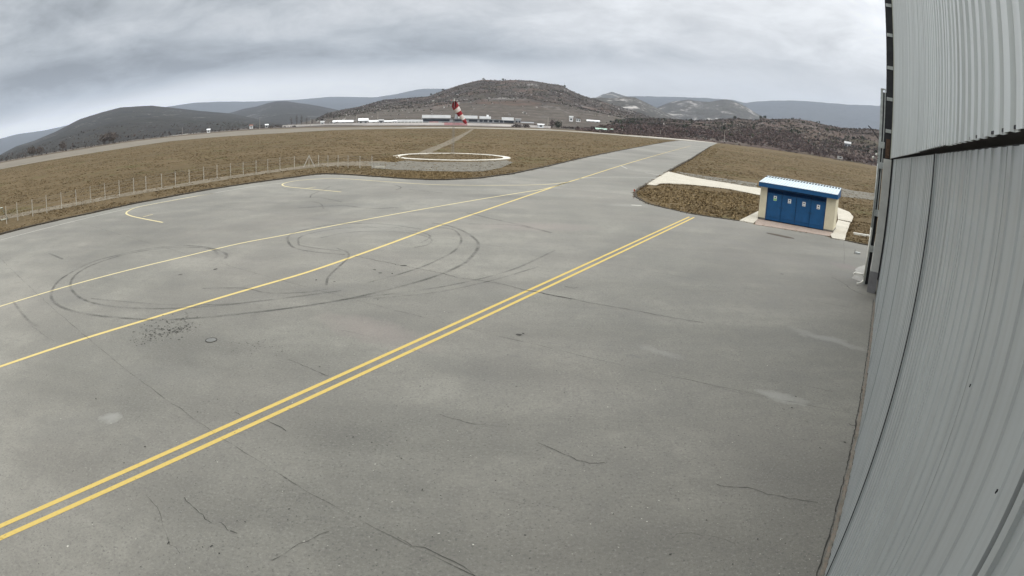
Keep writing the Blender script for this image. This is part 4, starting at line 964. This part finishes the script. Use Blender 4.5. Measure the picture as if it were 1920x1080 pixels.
tree('bare_tree', 1035, 240, 640, 9.5, 7, M_SCRUBR, 'dark reddish bushy tree right of the white shelter beyond the runway', cards=300)
tree('evergreen_tree', 1046, 240, 640, 8.5, 8, M_GREEN, 'dark green bushy tree standing right of the reddish one beyond the runway', cards=300)
TL = [(60, 300, 520, 9, 9), (75, 300, 540, 8, 8), (206, 275, 640, 13, 14), (213, 274, 650, 11, 12), (195, 276, 640, 11, 12), (118, 290, 560, 9, 8)]
LAB = ['bare brown tree nearest the left end of the far runway edge', 'bare tree just right of the leftmost brown tree at the runway edge', 'broad bare tree with an orange tint below the dark wooded hill', 'bare tree on the right side of the broad orange tinted one', 'bare tree on the left side of the broad orange tinted one', 'lone low bare tree between the left edge pair and the broad tree']
for (x, y, D, h, w_), lb in zip(TL, LAB): tree('bare_tree', x, y, D, h, w_, M_TWIG, lb, True, 320)
for k, (x, h) in enumerate([(546, 15), (556, 18), (565, 17), (575, 14), (585, 11)]):
    tree('poplar_tree', x, 236, 860 + 25 * k, h, 5, M_TWIG, ['leftmost tall bare poplar above the long white wall', 'tall slim bare poplar, second of five from the left', 'tall slim bare poplar in the middle of the row of five', 'slim bare poplar, fourth of five from the left', 'rightmost and shortest bare poplar of the row of five'][k], True, 260, 'bare poplars in a row')
tree('bush', 1493, 284, 640, 8, 14, M_SCRUBR, 'rounded reddish bare bush at the right field edge in front of the scrub bank', False, 420, 'bushes at the field edge')
tree('bush', 1588, 300, 600, 8, 12, M_SCRUBR, 'reddish brown bush by the white box at the right field edge', False, 380, 'bushes at the field edge')
for k, (x, u) in enumerate([(905, .99), (942, .99), (1058, .985), (830, .985), (808, .985), (1428, .97), (1436, .98), (1380, .985)]):
    key = 'mid' if x < 1200 else 'bank'; a_ = azel(x, 180)[0]; p = HILLS[key][1](a_, u)
    h = 6.5 if key == 'mid' else 5.5
    o = tree('crest_tree', 900, 200, 1000, h, h * 1.1, M_GREEN, ['dark tree on the summit of the middle hill, at its left end', 'dark tree at the centre of the middle hill summit', 'dark tree at the right shoulder of the middle hill by the pale mast', 'dark tree on the left slope skyline of the middle hill', 'lowest dark tree on the left slope skyline of the middle hill', 'dark tree on the top of the right scrub bank, left of a pair', 'dark tree on the top of the right scrub bank, right of a pair', 'lone dark tree on the right scrub bank skyline, left of the pair'][k], False, 300, 'dark trees on the hill crests')
    o.location = (p[0], p[1], p[2] - .5)

# ------------------------------------------------------------------ buildings beyond the runway
M_BW = simple('white_cladding_sheet', (.84, .85, .84), .6, .06, .1); M_BG = simple('grey_building_wall', (.36, .37, .38), .8, .1, .1); M_BGL = simple('light_grey_wall', (.42, .42, .41), .8, .1, .1)
M_WIN = simple('dark_window_glass', (.03, .036, .045), .25, .2, .3); M_BGR = simple('green_cladding', (.05, .16, .12), .7, .1, .2); M_PINK = simple('red_white_hoarding', (.52, .28, .28), .8, .3, .12)
M_TILE = simple('reddish_tile', (.26, .13, .09), .9, .15, .2); M_HOARD = simple('pale_boundary_wall', (.76, .71, .66), .85, .14, .05)
def place(name, x0, x1, y, D, label, cat, group='buildings beyond the runway'):
    a, b = far(x0, y, D)[:2], far(x1, y, D)[:2]; d = b - a; L_ = float(np.linalg.norm(d))
    o = empty(name, (a[0], a[1], .05), math.atan2(d[1], d[0])); tag(o, label, cat, group); return o, L_
def hz(x, y, D): return max(.5, far(x, y, D)[2])
# long factory hall: grey walls, window band, white fascias
o, Lf = place('factory_hall', 791, 965, 232, 690, 'long low factory hall with white fascia panels and a dark window band', 'factory')
px = Lf / 174.0
MB().b2((0, 0, 0), (Lf, 32, 7.0)).build('wall', M_BG, o)
MB().b2((-1, -1, 7.001), (Lf + 1, 33, 7.4)).build('roof', M_BGL, o)
for (x0, x1, zb_, zt_) in ((791, 844, 7.6, 11.2), (859, 895, 7.6, 11.0), (899, 920, 7.6, 10.6), (941.5, 963, 6.6, 10.2)): MB().b2(((x0 - 791) * px, -1.4, zb_), ((x1 - 791) * px, 14, zt_)).build('fascia', M_BW, o)
for (x0, x1) in ((792, 843), (850, 872), (879, 895), (899, 905), (906.5, 914), (917, 923), (926, 935), (937, 943), (945, 963)):
    w_ = MB().b2(((x0 - 791) * px, -.12, 3.9), ((x1 - 791) * px, -.002, 6.3)).build('window', M_WIN, o)
for (x0, x1) in ((792, 803), (829, 840)): MB().b2(((x0 - 791) * px, -.12, .6), ((x1 - 791) * px, -.002, 3.0)).build('door', M_WIN, o)
MB().b2(((804.5 - 791) * px, -.4, 1.0), ((822 - 791) * px, -.003, 3.6)).build('banner', M_PINK, o)
MB().b2(((857 - 791) * px, 2, 11.3), ((860 - 791) * px, 5, 13.2)).b2(((852 - 791) * px, 2, 7.4), ((856.9 - 791) * px, 5, 12.2)).build('roof_plant', M_BG, o)
MB().b2(((912 - 791) * px, 3, 10.61), ((916 - 791) * px, 6, 12.4)).build('skylight', M_BW, o)
o, Lf = place('stadium_shed', 745, 792, 232, 640, 'long low shed with a white roof and dark green wall left of the factory', 'shed')
MB().b2((0, 0, 0), (Lf, 14, 3.0)).build('wall', M_BGR, o); MB().b2((-.5, -1.5, 3.4), (Lf + .5, 15, 5.6)).build('roof', M_BW, o)
for k in range(8): MB().b2((Lf * k / 7 - .2, -1.4, 0), (Lf * k / 7 + .2, -1.1, 3.4)).build('pillar', M_BW, o)
def gable(name, x0, x1, y, D, h, rh, dep, wm_, rm, label, cat='house', nwin=3, grp='buildings beyond the runway', z=0.05):
    o, L_ = place(name, x0, x1, y, D, label, cat, grp); o.location.z = z
    MB().b2((0, 0, -1), (L_, dep, h)).build('wall', wm_, o)
    r = MB().add([(-.5, -.6, h), (L_ + .5, -.6, h), (L_ + .5, dep / 2, h + rh), (-.5, dep / 2, h + rh), (-.5, dep + .6, h), (L_ + .5, dep + .6, h), (-.5, -.6, h - .25), (L_ + .5, -.6, h - .25), (L_ + .5, dep + .6, h - .25), (-.5, dep + .6, h - .25)],
                 [(0, 1, 2, 3), (3, 2, 5, 4), (0, 3, 4), (1, 5, 2), (6, 9, 8, 7), (0, 6, 7, 1), (4, 5, 8, 9), (0, 4, 9, 6), (1, 7, 8, 5)]).build('roof', rm, o)
    for k in range(nwin):
        c = L_ * (k + .5) / nwin; MB().b2((c - min(1.2, L_ / nwin * .3), -.08, h * .35), (c + min(1.2, L_ / nwin * .3), -.002, h * .75)).build('window', M_WIN, o)
    return o
gable('house', 601, 608, 234, 720, 4.5, 1.6, 8, M_BW, M_BGL, 'tiny white house at the left end of the long wall', nwin=1)
gable('warehouse', 624, 662, 234, 760, 4.0, 2.2, 16, M_BGL, M_BW, 'pale warehouse with a low white roof behind the long wall, left of the grey one', 'warehouse', 5)
gable('warehouse', 672, 690, 234, 700, 5.2, 2.6, 14, M_BGL, M_BW, 'pale gabled warehouse behind the long wall between two light poles', 'warehouse', 2)
gable('warehouse', 692, 709, 234, 720, 3.8, 1.6, 12, M_BW, M_BW, 'white warehouse with a dark opening beside the gabled one', 'warehouse', 1)
gable('warehouse', 710, 719, 234, 700, 5.0, 1.2, 12, M_BG, M_BGL, 'small grey block next to the white warehouse with the dark opening', 'warehouse', 1)
gable('warehouse', 720, 735, 234, 700, 3.6, 1.2, 12, M_BGL, M_BW, 'low pale shed just left of the small white one', 'warehouse', 2)
gable('warehouse', 736, 744, 234, 680, 4.0, 1.2, 12, M_BW, M_BW, 'small white shed at the left end of the green walled shed', 'warehouse', 2)
gable('office_block', 966, 976, 237, 700, 8.6, .6, 14, M_BG, M_BGL, 'grey two storey block at the right end of the factory hall', 'office', 2)
gable('warehouse', 977, 1000, 238, 700, 4.8, .8, 14, M_BG, M_BG, 'flat grey warehouse right of the grey two storey block', 'warehouse', 4)
gable('shelter', 1008, 1020, 238, 620, 3.6, .8, 6, M_BW, M_BW, 'white shelter by a flagpole, left of the dark reddish tree', 'shelter', 1)
gable('house', 1067, 1074, 232, 800, 6.0, 2.0, 8, M_BW, M_BGL, 'small white house on the slope right of the green tree', nwin=1, z=9.0)
gable('house', 1080, 1088, 232, 800, 5.0, 2.2, 8, M_BW, M_SCRUBG, 'house with dark gable openings between the two white ones on the slope', nwin=2, z=9.0)
gable('long_shed', 1100, 1124, 233, 820, 3.6, 1.6, 10, M_BW, M_BW, 'long pale shed roof on the slope above the greenhouse', 'shed', 3, z=8.4)
gable('greenhouse', 1115, 1149, 244, 600, 2.3, 1.5, 8, M_BW, simple('pale_green_roof', (.34, .46, .38), .6, .08, .2), 'long low building with a pale green roof at the edge of the right hillside', 'greenhouse', 4)
gable('house', 468, 474, 237, 900, 4.5, 1.5, 8, M_BW, M_TILE, 'tiny white house with red roof at the far left bend of the runway road', nwin=1)
gable('house', 497, 503, 239, 900, 4.0, 1.5, 8, M_BGL, M_BW, 'tiny grey house between the red roofed house and the poplars', nwin=1)
gable('house', 388, 394, 246, 700, 3.6, 1.2, 6, M_BW, M_BW, 'tiny white hut on the pale road left of the runway bend', nwin=1)
a_ = azel(1588, 262)[0]; p = HILLS['bank'][1](a_, .30)
Dh = math.hypot(p[0], p[1]); o = gable('hill_house', 1584, 1596, 262, Dh, 6.5, 2.6, 9, M_BG, M_BGL, 'white roofed two storey house on the right hillside near the hangar', 'house', 2, z=float(p[2]) - 1)
pb = far(1575, 290, 545); o = empty('cabin', (pb[0], pb[1], 0)); tag(o, 'small white box on short legs at the right field edge', 'cabin')
MB().b2((-2, -1.5, 1.6), (2.2, 1.5, 3.9)).build('body', M_BGL, o)
for (x, y) in ((-1.7, -1.2), (1.9, -1.2), (-1.7, 1.2), (1.9, 1.2)): MB().tube([(x, y, 0), (x, y, 1.6)], .1, 6).build('leg', M_BG, o)
MB().b2((-1.2, -1.56, 2.4), (1.0, -1.501, 3.4)).build('window', M_WIN, o)
pb = at(1573, 300.3); o = MB().add([(7 * math.cos(a) * (1 + .2 * math.sin(3 * a)), 2.6 * math.sin(a), 0) for a in np.linspace(0, 6.283, 17)[:-1]] + [(4.5 * math.cos(a), 1.5 * math.sin(a), .9) for a in np.linspace(0, 6.283, 17)[:-1]], [(k, (k + 1) % 16, 16 + (k + 1) % 16, 16 + k) for k in range(16)] + [tuple(range(16, 32))]).build('earth_mound', M_SOIL); o.location = (pb[0], pb[1], -.05); tag(o, 'low dark earth mound in the grass in front of the white box', 'mound')

# boundary wall with banners
def wall_line(name, pts, D, h, mat, label, cat, dark=True):
    o = empty(name, (0, 0, 0)); tag(o, label, cat); P = [far(x, y, d)[:2] for (x, y), d in zip(pts, D)]
    m = MB()
    for a, b in zip(P[:-1], P[1:]):
        d = b - a; m.box(((a[0] + b[0]) / 2, (a[1] + b[1]) / 2, h / 2), (np.linalg.norm(d) + .2, .3, h), math.atan2(d[1], d[0]))
    m.build('panel', mat, o); return o, P
o, P = wall_line('boundary_wall', [(530, 237), (560, 236.5), (600, 235), (640, 234.5), (680, 234.5), (720, 234.5), (760, 234.5), (800, 234.5), (833, 234.5)], [800, 760, 720, 680, 650, 635, 630, 630, 630], 2.6, M_HOARD, 'long pale boundary wall with dark base strip beyond the runway, left stretch', 'wall')
o2, P2 = wall_line('boundary_wall', [(876, 235), (920, 236), (960, 237.5), (1000, 238.5), (1032, 240)], [630, 630, 630, 625, 620], 2.5, M_HOARD, 'long pale boundary wall beyond the runway, right stretch past the windsock', 'wall')
o3, P3 = wall_line('banner_fence', [(833, 235), (876, 235.3)], [628, 628], 2.7, M_PINK, 'red and white banner fence below the windsock, between the pale walls', 'fence')
# light poles and masts
def pole(x, y, D, h, label, arm=True, z=0, grp='thin poles beyond the runway'):
    p = far(x, y, D); o = empty('light_pole', (p[0], p[1], z)); tag(o, label, 'pole', grp)
    MB().tube([(0, 0, -.5), (0, 0, h)], [.22, .12], 6).build('shaft', M_POST, o)
    if arm: MB().tube([(0, 0, h - .1), (1.6, 0, h + .2)], .09, 5).build('arm', M_POST, o)
for (x, h, lb) in ((648, 14, 'thin pale pole behind the pale warehouse with the low roof'), (668, 12, 'thin pole just left of the gabled warehouse'), (708, 15, 'tall thin pole behind the white warehouse with the dark opening'), (582, 10, 'short pole above the tiny white house'), (487, 13, 'pole at the left bend of the runway road'), (342, 9, 'short pole by the pale road at the left'), (392, 8, 'short pole beside the white hut on the pale road'), (881, 12, 'pole standing behind the factory hall fascia gap')): pole(x, 236, 700, h, lb, False)
pole(1027, 240, 610, 11.5, 'pale flagpole between the white shelter and the dark reddish tree', False)
pole(1358, 262, 590, 13, 'pale lamp pole with a short arm in front of the right scrub bank', True)
pole(1238, 256, 590, 7, 'short thin pole left of the lamp pole with the arm', False)
pole(1167, 250, 590, 6, 'small thin pole near the green roofed building', False)
a_ = azel(1058, 165)[0]; p = HILLS['mid'][1](a_, .99); pole(1058, 165, math.hypot(p[0], p[1]), 14, 'pale mast on the right shoulder of the middle hill', False, float(p[2]))

# ------------------------------------------------------------------ grass tufts
def inpoly(P, poly):
    x, y = P[:, 0], P[:, 1]; c = np.zeros(len(P), bool); q = np.array(poly); j = len(q) - 1
    for i in range(len(q)):
        xi, yi, xj, yj = q[i][0], q[i][1], q[j][0], q[j][1]
        c ^= ((yi > y) != (yj > y)) & (x < (xj - xi) * (y - yi) / (yj - yi + 1e-12) + xi); j = i
    return c
polys = [APRON, RUNWAY] + [[at(*p) for p in q] for q in (PATH, SL1, SL2, SL3)]
def scatter(n, rmin, rmax, amin=-62, amax=46):
    az_ = np.radians(rng.uniform(amin, amax, n)); r = np.exp(rng.uniform(math.log(rmin), math.log(rmax), n)); P = np.stack([r * np.sin(az_), r * np.cos(az_)], 1)
    k = np.ones(len(P), bool)
    for q in polys: k &= ~inpoly(P, q)
    d = np.hypot(P[:, 0] - RC[0], P[:, 1] - RC[1]); k &= ~((d > 7.6) & (d < 9.2))
    # clear of the shed and the hangar
    L = (P - FL) @ np.stack([ux, uy], 1); k &= ~((L[:, 0] > -.2) & (L[:, 0] < SWD + .2) & (L[:, 1] > -.2) & (L[:, 1] < SD + .2))
    s = P @ HS; p = P @ HN; k &= ~((p > -.3) & (s < 27.5))
    return P[k]
def tufts(name, P, h0, h1, mat, per=3, wd=.045):
    n = len(P); C = np.repeat(P, per, 0); m = len(C); a = rng.uniform(0, 6.283, m); h = np.repeat(rng.uniform(h0, h1, n), per) * rng.uniform(.6, 1.2, m)
    C = C + rng.normal(size=(m, 2)) * .10; dx, dy = np.cos(a), np.sin(a); lean = rng.uniform(.1, .8, m) * h; w_ = wd * rng.uniform(.6, 1.6, m) * (1 + np.hypot(C[:, 0], C[:, 1]) / 45)
    z0 = np.full(m, -.06)
    A = np.stack([C[:, 0] - dy * w_, C[:, 1] + dx * w_, z0], 1); B = np.stack([C[:, 0] + dy * w_, C[:, 1] - dx * w_, z0], 1); T = np.stack([C[:, 0] + dx * lean, C[:, 1] + dy * lean, z0 + h], 1)
    return tag(np_mesh(name, np.stack([A, B, T], 1).reshape(-1, 3), 3, mat), kind='stuff')
P = scatter(150000, 30, 420)
trk = [[at(*p) for p in [(0, 404), (90, 388), (200, 367), (328, 346), (470, 324), (600, 306), (740, 301), (740, 312), (660, 310), (600, 312), (470, 329), (328, 352), (200, 374), (90, 395), (0, 412)]], [at(*p) for p in [(690, 305), (745, 299), (950, 300), (962, 304), (905, 321), (800, 320), (745, 318), (700, 315)]],
       [at(*p) for p in [(775, 290), (830, 268), (884, 241.5), (889, 241.6), (848, 268.5), (800, 290)]]]
k = np.zeros(len(P), bool)
for q in trk: k |= inpoly(P, q)
P = P[~k | (rng.random(len(P)) < .40)]
cl = vnoise(P[:, 0] / 3.5, P[:, 1] / 3.5, 3) + .5 * vnoise(P[:, 0] / 1.1, P[:, 1] / 1.1, 4)
P = P[cl > .45 + .35 * rng.random(len(P))]
tufts('grass', P, .025, .10, M_TUFT)
# taller straw in a few places
def straw(poly, n, h0, h1):
    q = np.array([at(*p) for p in poly]); lo, hi = q.min(0), q.max(0); P = rng.uniform(lo, hi, (n, 2)); P = P[inpoly(P, q)]
    for z in polys: P = P[~inpoly(P, z)]
    return P
PS = np.concatenate([straw([(715, 330), (760, 323), (830, 322), (880, 324), (885, 334), (835, 336.5), (760, 335)], 9000, 0, 0), straw([(1100, 290), (1160, 274), (1240, 262), (1275, 262), (1200, 274), (1150, 284), (1087, 297)], 5000, 0, 0),
                     straw([(1262, 318), (1290, 298), (1325, 275), (1350, 280), (1330, 300), (1330, 325)], 7000, 0, 0), straw([(1192, 362), (1240, 350), (1420, 366), (1420, 396), (1386, 413), (1250, 390)], 2500, 0, 0),
                     straw([(700, 300), (745, 292), (760, 300), (740, 304)], 1500, 0, 0), straw([(1000, 316), (1087, 296), (1060, 300), (985, 318), (940, 328), (930, 325)], 1500, 0, 0)])
tufts('grass', PS, .04, .17, M_TUFTY, 4)

def along(pts, n, w=.22):
    L = [np.array(p, float) for p in pts]; ln = np.array([np.linalg.norm(b - a) for a, b in zip(L[:-1], L[1:])]); i = rng.choice(len(ln), n, p=ln / ln.sum()); t = rng.random(n)
    A = np.array(L)[i]; B = np.array(L)[i + 1]; P = A + (B - A) * t[:, None]; return P[vnoise(P[:, 0] / 1.2, P[:, 1] / 1.2, 7) > .38] if w == 0 else (P + rng.normal(size=P.shape) * w)[vnoise(P[:, 0] / 1.2, P[:, 1] / 1.2, 7) > .38]
near_l = [p for p in edgeL_w if np.linalg.norm(p) < 160]
PE = np.concatenate([along(near_l, 5000, .2), along([at(*p) for p in EDGE_R[2:]], 4500, .14), along([at(*p) for p in PATH[:7]], 900, .12), along([at(*p) for p in PATH[7:]], 900, .1), along([at(*p) for p in SL3[:5]], 500, .06), along([at(*p) for p in SL2], 400, .06)])
tufts('grass', PE, .03, .12, M_TUFT, 3, .03)

# ------------------------------------------------------------------ air
hz_ = MB().b2((-12600, -12600, -2), (12600, 12600, 1240)).build('haze', None); hz_['kind'] = 'stuff'
hm = bpy.data.materials.new('haze'); hm.use_nodes = True; t_ = hm.node_tree; t_.nodes.clear()
vo = t_.nodes.new('ShaderNodeVolumePrincipled'); vo.inputs['Color'].default_value = (.77, .86, 1.0, 1); vo.inputs['Density'].default_value = 6.6e-5; vo.inputs['Anisotropy'].default_value = .2
ou = t_.nodes.new('ShaderNodeOutputMaterial'); t_.links.new(vo.outputs[0], ou.inputs['Volume']); hz_.data.materials.append(hm)
